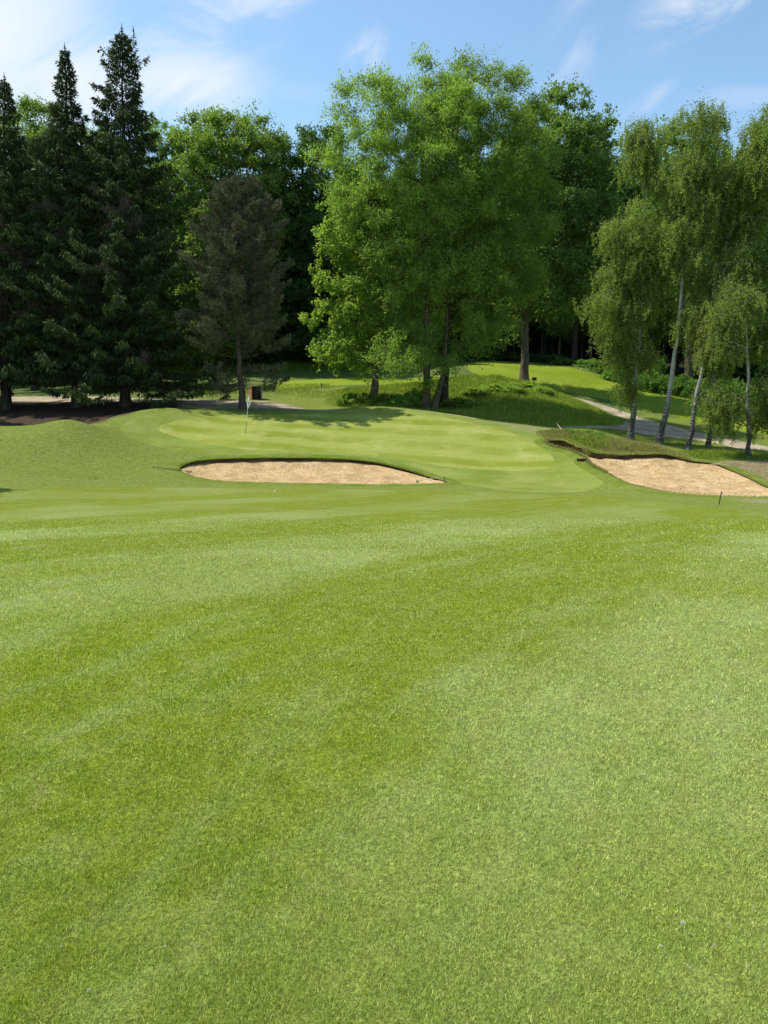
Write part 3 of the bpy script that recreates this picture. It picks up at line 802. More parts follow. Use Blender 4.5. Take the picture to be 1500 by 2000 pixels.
broad_tree('maple_tree', 'rounded maple with leaning trunk and leafy skirt, left of the tall ash', 'tree', 56.5,
    [(727,786),(733,742),(742,680),(745,560),(735,440)],
    [(700,420,55,60),(665,480,38,55),(720,490,70,60),(660,560,42,60),(710,590,70,65),(652,630,36,45),(690,665,55,42),(740,640,50,60),(655,690,35,24),(700,705,42,18),(740,560,60,70)],
    .36, .08, ML['maple'], M_bark, dens=6.5, per=130, rad=.62, size=.22, asp=.6, seed=13, gap=.30)
broad_tree('oak_tree', 'dark green oak with a thick straight trunk on the bank right of the green', 'tree', 66.5,
    [(1023,762),(1024,700),(1026,600),(1027,500),(1040,400),(1075,300),(1090,220)],
    [(1085,245,60,50),(1045,240,35,40),(1140,280,45,50),(1095,310,85,65),(1165,310,30,50),(1040,340,70,80),(1135,385,60,62),(1170,400,28,50),(1080,420,90,65),(1150,470,48,50),(1040,480,60,50),(1105,520,70,48),(1000,540,34,50),(1155,540,36,40),(1075,575,50,32),(1010,600,28,40)],
    .42, .08, ML['oak'], M_bark, dens=3.9, per=130, rad=.85, size=.25, asp=.6, seed=14, gap=.38,
    extra=[([(1026,560),(1045,520),(1075,480),(1110,430)], .2, .07)])
broad_tree('tall_tree', 'pale green round-topped tree on the skyline behind the dark pine', 'tree', 78,
    [(440,735),(440,600),(435,450),(432,330),(435,240)],
    [(425,272,55,42),(470,268,50,38),(385,305,45,42),(505,285,35,45),(440,310,90,60),(400,370,75,60),(485,370,60,60),(440,440,85,60),(500,450,50,60),(430,540,90,80),(440,640,80,60)],
    .4, .07, ML['light'], M_bark, dens=3.2, per=110, rad=.9, size=.28, asp=.5, seed=15, gap=.36)
broad_tree('tall_tree', 'dark leafy tree on the skyline between the pale tree and the tall ash', 'tree', 82,
    [(600,730),(600,600),(595,450),(590,330),(590,280)],
    [(590,300,50,38),(640,288,32,36),(545,310,35,45),(610,350,70,60),(650,370,45,70),(560,400,60,70),(620,460,75,65),(560,520,65,70),(620,580,75,70),(570,650,75,50),(640,680,50,40)],
    .42, .08, ML['forest'], M_barkd, dens=3.4, per=110, rad=.9, size=.28, asp=.55, seed=16, gap=.34)
broad_tree('tall_tree', 'bright leafy tree filling the gap between the spruces and the dark pine', 'tree', 80,
    [(360,730),(360,600),(355,450),(340,340),(335,270)],
    [(338,272,24,24),(320,290,40,40),(355,330,45,55),(320,380,60,60),(370,420,50,60),(350,500,60,70),(390,540,35,60),(360,600,60,60),(370,670,40,45)],
    .36, .07, ML['oak'], M_barkd, dens=4.2, per=110, rad=.8, size=.25, asp=.55, seed=17, gap=.36)
broad_tree('tall_tree', 'sunlit yellow-green tree showing over the birches on the right skyline', 'tree', 76,
    [(1345,740),(1345,600),(1342,450),(1340,330),(1340,270)],
    [(1330,280,42,34),(1375,285,40,40),(1300,320,42,36),(1350,340,75,50),(1400,340,40,50),(1330,420,80,60),(1400,440,60,60),(1340,520,80,60)],
    .35, .07, ML['light'], M_bark, dens=3.4, per=110, rad=.85, size=.28, asp=.5, seed=18, gap=.36)
broad_tree('tall_tree', 'soft green tree showing between the spruce tops at the left edge', 'tree', 82,
    [(75,740),(75,600),(75,450),(72,330),(72,250)],
    [(70,232,32,34),(105,270,40,45),(45,280,45,55),(170,300,50,50),(90,350,70,70),(150,400,70,70),(60,450,70,70),(200,320,45,60)],
    .35, .07, ML['light'], M_barkd, dens=3.2, per=110, rad=.9, size=.28, asp=.5, seed=19, gap=.40)

# ------------------------------------------------------------------ spruces
def spruce(label, Y, px, pyb, pyt, pxt, R, seed, zlow=.10, twin=False, skirt=None, dead=.12, group='row of spruces left of the green', prof=.8):
    r = np.random.default_rng(seed)
    b = at(px, pyb, Y); b[2] = h1(b[0], b[1]); top = at(pxt, pyt, Y) - b; H = top[2]
    tl = trunk_line([b, b + top], .36, .02, b, 1.45, 20)
    segs = []; C_, A_, N_, L_, Wd_, T_ = [], [], [], [], [], []
    DC, DA, DL = [], [], []
    def spray(base, ax, length, width, tint):
        C_.append(base); A_.append(ax); L_.append(length); Wd_.append(width); T_.append(tint)
    z = H * zlow; wi = 0
    while z < H * .985:
        t = z / H
        Lb = max(.12, R * (1 - t) ** prof * (1.0 if t > .25 else .82 + .18 * t / .25) - .18 * min(1, t * 1.6))
        Lb *= .82 + .36 * vnoise3(np.array([[seed, z * .45, 3.]]), 1, seed)[0] + (.12 if wi % 3 == 0 else 0)
        if t > .9: Lb = max(Lb, .14)
        nb = 7 if t < .7 else 5
        a0 = r.uniform(0, 6.28)
        for q in range(nb):
            a = a0 + q * 6.283 / nb + r.normal() * .22; l = Lb * r.uniform(.62, 1.18)
            if skirt and t < skirt[2] and math.cos(a - skirt[0]) > .6: l *= skirt[1]
            if t < .75 and r.random() < .07: continue
            dead_b = (t < .62) and r.random() < dead
            o = np.array([np.interp(z, tl[:, 2], tl[:, 0]), np.interp(z, tl[:, 2], tl[:, 1]), z])
            u = np.array([math.cos(a), math.sin(a), 0]); n = 7; tt = np.linspace(0, 1, n)
            l *= 1 + .12 * math.sin(z * 2.3 + a * 3 + seed)
            sag = (.42 - .50 * t) * l; up_ = .16 * l
            zz = -sag * np.sin(tt * 1.9) + up_ * tt ** 3 + (.55 * tt * l if t > .86 else 0)
            pl = o + u * (tt * l)[:, None] + np.array([0, 0, 1]) * zz[:, None]
            pl[:, :2] += r.normal(size=(n, 2)) * .03 * l * .3
            segs.append([(*pl[i], max(.006, .022 * (1 - t) ** .6 * (1 - tt[i] * .8) * (l / 3) ** .5 + .004)) for i in range(n)])
            side = np.array([-u[1], u[0], 0])
            m = int(l / .085) + 4
            ss = np.sqrt(r.uniform(.015 if not dead_b else .1, 1, m))
            for s in ss:
                c = np.array([np.interp(s, tt, pl[:, i]) for i in range(3)])
                tin = r.random() * .75 + (.25 if s > .85 else 0)
                k_ = 5 if not dead_b else 2
                wside = .55 * (1.05 - s) * min(1, l / 2) + .18
                for _ in range(k_):
                    sg = r.uniform(-1, 1)
                    c2 = c + side * sg * wside + r.normal(size=3) * .05; c2[2] -= abs(sg) * .10
                    if dead_b:
                        DC.append(c2); DA.append(np.array([r.normal() * .4, r.normal() * .4, -1])); DL.append(r.uniform(.3, .8)); continue
                    hang = .95 if t < .8 else .3
                    ax = u * r.uniform(.1, .7) + side * sg * .7 + np.array([0, 0, -hang * r.uniform(.2, 1.7)]) + r.normal(size=3) * .22
                    spray(c2, ax, r.uniform(.20, .46) * (1 if t < .85 else .6), r.uniform(.05, .10), tin)
                # upper fresh tips
                spray(c, u + np.array([0, 0, r.uniform(-.1, .7)]) + side * r.normal() * .5, r.uniform(.16, .34), .07, tin)
        z += (.42 if t < .6 else .33) * r.uniform(.8, 1.2); wi += 1
    tops = [top] + ([top + np.array([.75, 0, -.15])] if twin else [])
    if twin: segs.append([(*(top * .93), .05), (*(tops[1] - [0, 0, 1.0]), .035), (*tops[1], .01)])
    for tp in tops:
        for _ in range(70):
            s = r.random() ** 1.5; a = r.uniform(0, 6.28); c = tp - np.array([0, 0, 2.1 * s]) 
            spray(c, np.array([math.cos(a), math.sin(a), r.uniform(.2, .9)]), .14 + .45 * s, .06, r.random())
        spray(tp - np.array([0, 0, .3]), np.array([0, 0, 1.]), .7, .07, .5)
    root = empty('spruce_tree', b, label, 'spruce tree', group)
    v, f = tubes([tl], 10); v2, f2 = tubes(segs, 4); mesh_np('trunk', np.concatenate([v, v2]), np.concatenate([f, f2 + len(v)]), M_barkd, root)
    C_ = np.array(C_); A_ = np.array(A_)
    v, f = cards(C_, A_, rand_dir(len(C_), r) + np.array([0, 0, .6]), np.array(L_), np.array(Wd_)); mesh_np('crown', v, f, ML['spruce'], root, np.clip(T_, 0, 1)); TRIS[0] += len(f)
    if DC:
        DC, DA, DL = np.array(DC), np.array(DA), np.array(DL)
        m = 3; DC = np.repeat(DC, m, 0) + r.normal(size=(len(DC)*m, 3)) * .08; DA = np.repeat(DA, m, 0) + r.normal(size=(len(DC), 3)) * .3; DL = np.repeat(DL, m)
        v, f = cards(DC, DA, rand_dir(len(DC), r), DL, np.full(len(DC), .022)); mesh_np('dead_twigs', v, f, ML['twig'], root, r.random(len(f)))
    return root
spruce('tallest dark spruce with a forked double top', 53.2, 245, 798, 55, 238, 6.3, 101, zlow=.10, twin=True, skirt=(-.15, 1.3, .2), prof=.70)
spruce('slender dark spruce with a narrow pointed top, left of the forked one', 53.6, 151, 795, 92, 126, 5.2, 102, zlow=.14, prof=.82)
spruce('dark spruce cut by the left edge, its top lower than the other two', 53.6, 12, 800, 150, 8, 5.2, 103, zlow=.14, prof=.72)
spruce('shaded spruce standing just behind the two tall spruces', 70, 195, 770, 280, 190, 4.6, 104, zlow=.16, prof=.55, dead=.3)
spruce('shaded spruce standing behind the left edge spruce', 70, 70, 770, 265, 72, 4.8, 105, zlow=.16, prof=.55, dead=.25)
spruce('dark spruce just outside the left edge of the row', 55, -130, 800, 120, -130, 5.2, 106, zlow=.08, prof=.72)

# ------------------------------------------------------------------ pine
def pine(label, Y, px, pyb, pyt, seed):
    r = np.random.default_rng(seed)
    b = at(px, pyb, Y); b[2] = h1(b[0], b[1]); top = at(474, pyt, Y) - b; H = top[2]
    mid = at(466, 680, Y) - b
    tl = trunk_line([b, b + mid, b + top], .27, .03, b, 1.25, 18)
    segs = []; C_, A_, L_, T_, W_ = [], [], [], [], []
    half = np.array([[.07, 1.5], [.10, 3.0], [.16, 3.3], [.24, 3.35], [.35, 3.6], [.5, 3.5], [.62, 3.35], [.75, 2.75], [.86, 1.95], [.94, .85], [1, .08]])
    z = H * .10
    while z < H * .985:
        t = z / H; Lb = np.interp(t, half[:, 0], half[:, 1])
        nb = 7 if t > .25 else 3; a0 = r.uniform(0, 6.28)
        for q in range(nb):
            a = a0 + q * 6.283 / nb + r.normal() * .25; l = Lb * r.uniform(.65, 1.12); u = np.array([math.cos(a), math.sin(a), 0]); side = np.array([-u[1], u[0], 0])
            o = np.array([np.interp(z, tl[:, 2], tl[:, 0]), np.interp(z, tl[:, 2], tl[:, 1]), z]); n = 7; tt = np.linspace(0, 1, n)
            rise = -.05 + .50 * t if t > .22 else -.22
            pl = o + u * (tt * l)[:, None] + np.array([0, 0, 1]) * (rise * l * tt + .20 * l * tt ** 2.5)[:, None] + r.normal(size=(n, 3)) * .03
            segs.append([(*pl[i], .035 * (1 - tt[i] * .75) * (l / 3) ** .5) for i in range(n)])
            m = int(l * 13 * (1 if t > .22 else .75)) + 4
            for s in r.uniform(.30 if t < .45 else .12, 1, m):
                s = s ** .7; c = np.array([np.interp(s, tt, pl[:, i]) for i in range(3)])
                sg = r.uniform(-1, 1) * (.75 * (1.1 - s) + .15)
                e = c + side * sg + u * abs(sg) * .4 + np.array([0, 0, abs(sg) * .25 + r.uniform(-.12, .3)])
                if abs(sg) > .25 and r.random() < .35: segs.append([(*c, .012), (*((c + e) / 2), .009), (*e, .006)])
                dirt = nrm(e - c + u * .5 + np.array([0, 0, .35]))
                tin = np.clip(r.normal(.45, .25), 0, 1); k_ = 20
                for j in range(k_):
                    C_.append(e + dirt * r.uniform(-.12, .12)); A_.append(dirt * .7 + r.normal(size=3) * .55); L_.append(r.uniform(.15, .28)); T_.append(tin * .7 + .3 * r.random()); W_.append(.040)
        z += (.56 if t > .2 else .62) * r.uniform(.8, 1.2)
    root = empty('pine_tree', b, label, 'pine tree')
    v, f = tubes([tl], 12); mesh_np('trunk', v, f, M_barkp, root, smooth=True)
    v, f = tubes(segs, 5); mesh_np('branches', v, f, M_barkp, root)
    C_ = np.array(C_); v, f = cards(C_, np.array(A_), rand_dir(len(C_), r), np.array(L_), np.array(W_), .1)
    mesh_np('crown', v, f, ML['pine'], root, np.array(T_)); TRIS[0] += len(f)
pine('grey-green brownish pine standing alone behind the flag', 50.3, 474, 799, 348, 201)

# ------------------------------------------------------------------ birches
def birch(label, Y, tp, lobes, r0, seed, dens=8.6, strings=8, slen=.9, group='birches by the right bunker'):
    r = np.random.default_rng(seed)
    b = at(tp[0][0], tp[0][1], Y); b[2] = h1(b[0], b[1]) 
    tl = trunk_line([b] + [at(p[0], p[1], Y) for p in tp[1:]], r0, .03, b, 1.6)
    lb = lobes_px([(l[0], l[1], l[2] * .82, l[3] * .92, *l[4:]) for l in lobes], Y, b, .9); cl = clump_points(lb, dens, r, .35, .46, seed)
    segs, _ = skeleton([tuple(q) for q in tl], cl + np.array([0, 0, .2]), r, rtip=.008, kexp=.48)
    n = len(cl); idx = np.repeat(np.arange(n), strings); m = len(idx)
    s0 = cl[idx] + r.normal(size=(m, 3)) * np.array([.34, .34, .25])
    ln = slen * r.uniform(.35, 1.3, m); dr = np.column_stack([r.normal(size=m) * .22, r.normal(size=m) * .22, -np.ones(m)])
    per = 34; i2 = np.repeat(np.arange(m), per); t = r.random(m * per)
    p = s0[i2] + dr[i2] * (ln[i2] * t)[:, None] + r.normal(size=(m * per, 3)) * .05
    # small upper spray
    k2 = 40; i3 = np.repeat(np.arange(n), k2); p2 = cl[i3] + r.normal(size=(n * k2, 3)) * np.array([.38, .38, .18]) + np.array([0, 0, .12])
    p = np.concatenate([p, p2]); ct = r.random(n); tint = np.clip(np.concatenate([ct[idx][i2], ct[i3]]) * .55 + .45 * r.random(len(p)), 0, 1)
    ax = nrm(r.normal(size=p.shape) * .7 + np.array([0, 0, -.8])); v, f = cards(p, ax, rand_dir(len(p), r) * .9 + np.array([0, 0, .3]), r.uniform(.07, .125, len(p)), r.uniform(.05, .08, len(p)))
    # thin hanging twigs
    hang = [[(*(cl[idx[i]] + [0, 0, .2]), .006), (*s0[i], .006), (*(s0[i] + dr[i] * ln[i]), .003)] for i in r.choice(m, min(m, 900), replace=False)]
    root = empty('birch_tree', b, label, 'birch tree', group)
    tv, tf = tubes([tl], 10); mesh_np('trunk', tv, tf, M_birch, root, smooth=True)
    tv, tf = tubes(segs, 4); hv, hf = tubes(hang, 4)
    br = mesh_np('branches', np.concatenate([tv, hv]), np.concatenate([tf, hf + len(tv)]), M_birch, root, smooth=True)
    br.data.materials.append(M_barkd); br.data.polygons.foreach_set('material_index', np.concatenate([np.zeros(len(tf), np.int32), np.ones(len(hf), np.int32)]))
    mesh_np('crown', v, f, ML['birch'], root, tint); TRIS[0] += len(f)
birch('leftmost birch by the bunker, tall, with a drooping low branch reaching left', 46.5, [(1231,858),(1236,800),(1243,740),(1248,680),(1250,560),(1260,400),(1256,245)],
    [(1255,262,34,30),(1232,300,30,34),(1280,310,34,36),(1245,350,52,46),(1225,420,48,50),(1278,420,46,50),(1195,450,26,34),(1240,500,60,52),(1205,540,34,36),(1275,570,46,44),(1225,605,52,36),(1152,590,24,12,-1),(1182,580,22,16,-1),(1205,660,38,34),(1240,690,42,36),(1222,745,28,34),(1185,640,18,22)], .20, 301)
birch('tall birch with a white leaning trunk and thin feathery top', 45, [(1287,866),(1300,800),(1316,720),(1322,670),(1336,520),(1360,350),(1372,205)],
    [(1365,215,24,16),(1395,225,22,26),(1340,232,16,12),(1380,262,34,24),(1370,310,54,40),(1330,350,46,44),(1395,370,46,46),(1345,430,60,50),(1310,480,42,46),(1360,510,52,44),(1320,560,54,44),(1355,610,40,40),(1300,640,44,34),(1345,680,30,36),(1275,660,22,36)], .20, 302, dens=7)
birch('birch with a slightly leaning pale trunk, third from the left', 43.5, [(1343,878),(1353,820),(1368,740),(1388,620),(1392,570)],
    [(1402,425,34,34),(1395,470,48,30),(1430,480,40,34),(1375,510,40,34),(1410,540,58,42),(1380,590,46,40),(1435,600,46,48),(1400,650,44,40),(1372,690,22,28),(1400,720,30,30),(1375,760,26,24)], .17, 303)
birch('thin-trunked birch set back behind the leaning pale one', 46, [(1383,873),(1388,830),(1392,790),(1400,650),(1415,450),(1440,320)],
    [(1440,330,40,40),(1425,380,50,46),(1460,400,44,50),(1440,470,54,50),(1465,540,50,50),(1450,620,44,46)], .16, 304)
birch('small bushy birch nearest the right end of the bunker, with low spreading leaves', 40.8, [(1460,896),(1462,840),(1463,780),(1460,700),(1455,620),(1450,570)],
    [(1450,590,40,30),(1425,630,42,36),(1475,640,44,38),(1440,680,56,38),(1400,700,32,32),(1490,700,40,40),(1430,735,52,34),(1400,775,30,34),(1480,755,44,34),(1425,800,34,30),(1510,790,34,40),(1405,835,20,18),(1490,820,24,20)], .13, 305, dens=9, slen=.7)
birch('tall birch at the right edge with its trunk outside the picture', 44, [(1535,890),(1530,800),(1520,600),(1510,400),(1500,230)],
    [(1497,232,26,30),(1480,270,30,34),(1510,300,44,44),(1485,350,44,46),(1520,400,46,46),(1490,450,50,50),(1530,500,50,50),(1490,560,54,50),(1540,620,50,60),(1500,650,44,40)], .2, 306)

# ------------------------------------------------------------------ wood behind: two template trees, copied
def template(name, label, seed, H, z0, R, lm, bark, r0, n=26, dens=2.6, per=95, size=.32):
    r = np.random.default_rng(seed); b = np.zeros(3)
    tl = trunk_line([(0, 0, 0), (.2, .1, H * .5), (.5, 0, H * .93)], r0, .06, b, 1.3)
    lobes = []
    for i in range(n):
        t = (i + .5) / n; z = z0 + (H - z0) * t; rr = R * math.sin(math.pi * (.18 + .78 * t)) ** .7; a = i * 2.4
        lobes.append((math.cos(a) * rr * .62, math.sin(a) * rr * .62, z, rr * .52, rr * .52, min(rr * .5, (H - z0) * .16)))
    cl = clump_points(lobes, dens, r, .5, .36, seed); segs, _ = skeleton([tuple(q) for q in tl], cl, r)
    crown, tint = broad_crown(cl, r, per, .95, size, .55, .25, cen=np.array([0, 0, (H + z0) / 2]))
    return finish_tree(name, b, label, 'tree', SHADE, tl, segs, crown, lm, bark, tint)
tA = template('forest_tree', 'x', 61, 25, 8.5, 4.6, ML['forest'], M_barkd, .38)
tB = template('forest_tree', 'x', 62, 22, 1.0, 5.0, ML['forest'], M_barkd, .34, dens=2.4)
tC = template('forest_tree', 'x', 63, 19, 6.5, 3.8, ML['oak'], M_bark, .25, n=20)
FOR = [ # px, Y, template, height scale, label
 (1121, 86, 'A', 1.0, 'straight grey trunk at the wood edge behind the tee, in front of deep shade'),
 (1060, 92, 'A', .95, 'shaded wood tree right behind the oak trunk, beyond the tee'),
 (985, 90, 'A', .98, 'shaded wood tree left of the oak trunk, beyond the tee'),
 (1195, 84, 'A', .86, 'dark wood tree just left of the leftmost birch'),
 (1250, 88, 'A', .84, 'dark wood tree directly behind the leftmost birch'),
 (1320, 86, 'A', .80, 'dark wood tree behind the white leaning birch'),
 (1400, 84, 'A', .78, 'dark wood tree behind the thin-trunked birch'),
 (1470, 80, 'B', .80, 'dark leafy tree behind the small bushy birch'),
 (1550, 76, 'B', .95, 'dark leafy tree at the right edge of the wood'),
 (915, 88, 'B', .9, 'dark leafy tree seen low behind the ash, left of the tee'),
 (850, 90, 'B', .95, 'dark leafy tree directly behind the V-shaped ash trunks'),
 (780, 88, 'B', .95, 'dark leafy tree in the wood between maple and ash trunks'),
 (690, 90, 'B', 1.0, 'dark leafy tree behind the maple'),
 (530, 86, 'B', .95, 'dark leafy tree just right of the dark pine'),
 (460, 92, 'B', .98, 'dark leafy tree directly behind the dark pine'),
 (300, 84, 'B', .95, 'dark leafy tree behind the forked spruce'),
 (210, 86, 'B', .9, 'dark leafy tree seen between the two tall spruces'),
 (120, 84, 'B', .92, 'dark leafy tree behind the slender spruce'),
 (20, 82, 'B', .95, 'dark leafy tree behind the left edge spruce'),
 (-90, 80, 'B', 1.0, 'dark leafy tree beyond the left edge'),
 (1650, 72, 'B', 1.0, 'dark leafy tree beyond the right edge'),
]
BACK = [(px, Y, t) for Y, st in ((104, 75), (116, 58)) for px, t in [(x, 'B' if (x // 7) % 3 < 2 or Y > 110 else 'A') for x in range(-150 + (Y % 13) * 4, 1700, st)]]
T3 = {'A': tA, 'B': tB, 'C': tC}; used = set(); r = np.random.default_rng(5)
for px, Y, t, s, lab in FOR:
    x = float(ray(px, 700)[0] * Y); y = Y; z = h1(x, y) - .1; rz = r.uniform(0, 6.28)
    if t not in used:
        used.add(t); o = T3[t]; o.location = (x, y, z); o.rotation_euler.z = rz; o.scale = (1, 1, s); o['label'] = lab
    else: copy_tree(T3[t], (x, y, z), rz, (r.uniform(.9, 1.1), s), lab)
for px, Y, t in BACK:
    x = float(ray(px, 700)[0] * Y) + r.uniform(-1, 1); y = Y + r.uniform(-3, 3)
    o = copy_tree(T3[t], (x, y, h1(x, y) - .1), r.uniform(0, 6.28), (r.uniform(.95, 1.2), r.uniform(.85, .98)), 'half hidden tree deep in the dark wood', 'trees deep in the wood')
# slim understorey trunks in the shade of the wood
r = np.random.default_rng(9); first = True
SL = [(960,87,'slim shaded trunk at the wood edge, far left of the tee'),(1003,91,'slim shaded trunk just left of the oak trunk'),(1058,90,'slim shaded trunk right of the oak trunk'),(1091,87,'slim shaded trunk left of the straight grey trunk'),(1136,93,'slim shaded trunk right behind the straight grey trunk'),(1153,86,'slim shaded trunk between the straight grey trunk and the birches'),(1272,82,'slim pale trunk in the dark gap between two birches'),(1296,84,'slim dark trunk just left of the white leaning birch')]
for i, (px, Y, lab) in enumerate(SL):
    x = float(ray(px, 700)[0] * Y); z = h1(x, Y) - .1
    if i == 0: o = tC; o.location = (x, Y, z); o.scale = (.45, .45, .62); o['label'] = lab; o['group'] = 'slim trees at the wood edge'
    else: copy_tree(tC, (x, Y, z), r.uniform(0, 6.28), (r.uniform(.4, .6), r.uniform(.55, .75)), lab, 'slim trees at the wood edge')

# ------------------------------------------------------------------ shrubs
def shrub_mesh(seed, lm, n=60, per=70, size=.13, hh=.7):
    r = np.random.default_rng(seed); d = rand_dir(n, r); d[:, 2] = abs(d[:, 2])
    cl = d * (.35 + .65 * r.random(n) ** .4)[:, None] * np.array([1, 1, hh]) * (.75 + .5 * r.random(n))[:, None] + np.array([0, 0, .05])
    (v, f), tint = broad_crown(cl, r, per, .17, size, .5, .1, cen=np.zeros(3))
    segs = [[(0, 0, -.05, .02), (*(c * .5 + [0, 0, .08]), .014), (*c, .005)] for c in cl[::3]]
    return v, f, tint, segs
SH = {}
def shrub(px, py, Y, rx, h, kind, label, name='shrub', lm='shrub', group='shrubs along the wood edge', cat='shrub'):
    key = kind
    if Y is None:
        p = ground_px(px, py)
    else: p = at(px, py, Y); p[2] = h1(p[0], p[1])
    root = empty(name, (p[0], p[1], p[2] - .03), label, cat, group, random.uniform(0, 6.28))
    if key not in SH:
        v, f, tint, segs = shrub_mesh(400 + len(SH), lm, n={'big': 110, 'fern': 70, 'weed': 45}.get(kind.split('_')[0], 60), size={'big': .12, 'fern': .16, 'weed': .2}.get(kind.split('_')[0], .13))
        a = mesh_np('leaves', v, f, ML[lm], root, tint); tv, tf = tubes(segs, 4); b_ = mesh_np('stems', tv, tf, M_barkd, root); SH[key] = (a, b_)
    else:
        for s in SH[key]: d = s.copy(); COL.objects.link(d); d.parent = root
    root.scale = (rx, rx, h); return root
for a in [
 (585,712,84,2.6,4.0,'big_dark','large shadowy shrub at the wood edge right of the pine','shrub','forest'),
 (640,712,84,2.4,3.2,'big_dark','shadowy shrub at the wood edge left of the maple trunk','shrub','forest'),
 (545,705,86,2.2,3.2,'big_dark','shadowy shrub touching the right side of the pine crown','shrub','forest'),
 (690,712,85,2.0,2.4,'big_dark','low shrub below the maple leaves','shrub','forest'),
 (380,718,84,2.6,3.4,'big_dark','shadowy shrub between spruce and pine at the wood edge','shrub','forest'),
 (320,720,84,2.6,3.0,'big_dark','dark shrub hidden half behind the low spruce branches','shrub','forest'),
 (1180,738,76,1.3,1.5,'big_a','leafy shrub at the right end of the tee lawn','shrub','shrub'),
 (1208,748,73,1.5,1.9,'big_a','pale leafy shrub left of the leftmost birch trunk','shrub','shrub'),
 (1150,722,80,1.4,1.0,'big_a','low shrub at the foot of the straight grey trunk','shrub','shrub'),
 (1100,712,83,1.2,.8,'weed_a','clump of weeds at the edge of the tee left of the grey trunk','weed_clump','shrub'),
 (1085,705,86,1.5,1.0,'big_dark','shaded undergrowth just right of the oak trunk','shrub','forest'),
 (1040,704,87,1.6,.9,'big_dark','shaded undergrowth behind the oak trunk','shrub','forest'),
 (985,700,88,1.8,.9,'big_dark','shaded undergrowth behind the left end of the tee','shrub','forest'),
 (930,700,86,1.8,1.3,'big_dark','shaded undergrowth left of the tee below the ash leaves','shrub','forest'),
 (1265,765,70,1.4,2.0,'big_b','sunlit shrub between the first two birch trunks','shrub','shrub'),
 (1300,768,70,1.3,1.6,'big_b','sunlit shrub behind the white leaning birch','shrub','shrub'),
 (1335,775,69,1.5,2.0,'big_b','sunlit shrub right of the white leaning birch','shrub','shrub'),
 (1370,780,70,1.6,1.8,'big_a','green shrub behind the third birch','shrub','shrub'),
 (1420,790,69,1.7,2.2,'big_a','green shrub behind the small bushy birch','shrub','shrub'),
 (1480,800,68,1.8,2.2,'big_a','green shrub near the right edge behind the birches','shrub','shrub'),
 (1282,735,77,.8,2.3,'big_b','tall thin pale shrub against the dark gap between birches','shrub','shrub'),
]: shrub(*a)
for i, a in enumerate([
 (690,793,56.5,1.3,.85,'fern_a','low bramble patch left of the maple trunk'),
 (712,790,56,1.2,.9,'fern_a','bramble patch at the left foot of the maple trunk'),
 (752,790,56,1.4,.9,'fern_a','bramble patch at the right foot of the maple trunk'),
 (785,792,55.5,1.3,.9,'fern_a','bramble patch midway between maple and ash trunks'),
 (812,790,56,1.0,1.4,'fern_a','leafy bramble against the left ash trunk'),
 (890,800,56,1.3,.7,'fern_a','bramble patch right of the ash trunks'),
 (930,765,59,1.3,.6,'fern_b','sunlit bracken clump on the left of the grassy bank'),
 (965,762,60,1.3,.6,'fern_b','sunlit bracken clump in the middle of the grassy bank'),
 (995,765,60,1.2,.6,'fern_b','sunlit bracken clump nearest the oak on its left'),
 (1050,772,62,1.2,.6,'fern_b','bracken clump at the right foot of the oak'),
 (1022,770,64,1.3,.5,'fern_b','bracken clump in front of the oak trunk'),
 (1120,850,44,.7,.4,'weed_b','broad-leaved weeds hanging above the hollow end of the right bunker'),
 (1142,856,43.4,.6,.42,'weed_b','broad-leaved weeds in the middle of the bunker bank'),
 (1165,862,42.6,.6,.4,'weed_b','broad-leaved weeds above the sand of the right bunker'),
]): shrub(*a, name='bramble' if i < 11 else 'weed_clump', lm='maple' if i < 11 else 'shrub', group='brambles and weeds on the rough bank', cat='undergrowth' if i < 11 else 'weeds')
x_, y_ = -19.9, 25.9
copy_tree(tC, (x_, y_, h1(x_, y_) - .1), 1.0, (.5, .5), 'slim tree just outside the left edge, its shadow tip falls on the turf', 'slim trees at the wood edge')
spruce('dark spruce outside the picture on the left, shading the bare soil', 49, -330, 812, 180, -330, 4.6, 107, zlow=.12)
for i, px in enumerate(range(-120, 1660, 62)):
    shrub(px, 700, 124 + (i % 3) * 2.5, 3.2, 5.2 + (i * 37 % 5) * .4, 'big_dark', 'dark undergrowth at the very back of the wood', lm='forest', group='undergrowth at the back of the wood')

# ------------------------------------------------------------------ small objects
def bm_obj(name, parts, mat, parent=None):
    """parts: list of (verts, faces) lists merged in one mesh"""
    V, Fc = [], []
    for v, f in parts:
        o = len(V); V += [tuple(q) for q in v]; Fc += [tuple(i + o for i in q) for q in f]
    me = bpy.data.meshes.new(name); me.from_pydata(V, [], Fc); me.materials.append(mat); o = bpy.data.objects.new(name, me); COL.objects.link(o)
    if parent: o.parent = parent
    return o
def box(x0, x1, y0, y1, z0, z1, bev=0.0):
    import bmesh
    bm = bmesh.new(); bmesh.ops.create_cube(bm, size=1)
    for v in bm.verts: v.co = Vector(((x0+x1)/2 + v.co.x*(x1-x0), (y0+y1)/2 + v.co.y*(y1-y0), (z0+z1)/2 + v.co.z*(z1-z0)))
    if bev: bmesh.ops.bevel(bm, geom=list(bm.edges), offset=bev, segments=2, affect='EDGES', profile=.5)
    bm.verts.ensure_lookup_table(); r_ = ([tuple(v.co) for v in bm.verts], [tuple(v.index for v in f.verts) for f in bm.faces]); bm.free(); return r_
def tube(pl, sides=8, cap=True):
    v, f = tubes([pl], sides); v = [tuple(q) for q in v]; f = [tuple(q) for q in f.tolist()]
    if cap: n = len(v); f.append(tuple(range(sides))[::-1]); f.append(tuple(range(n - sides, n)))
    return v, f

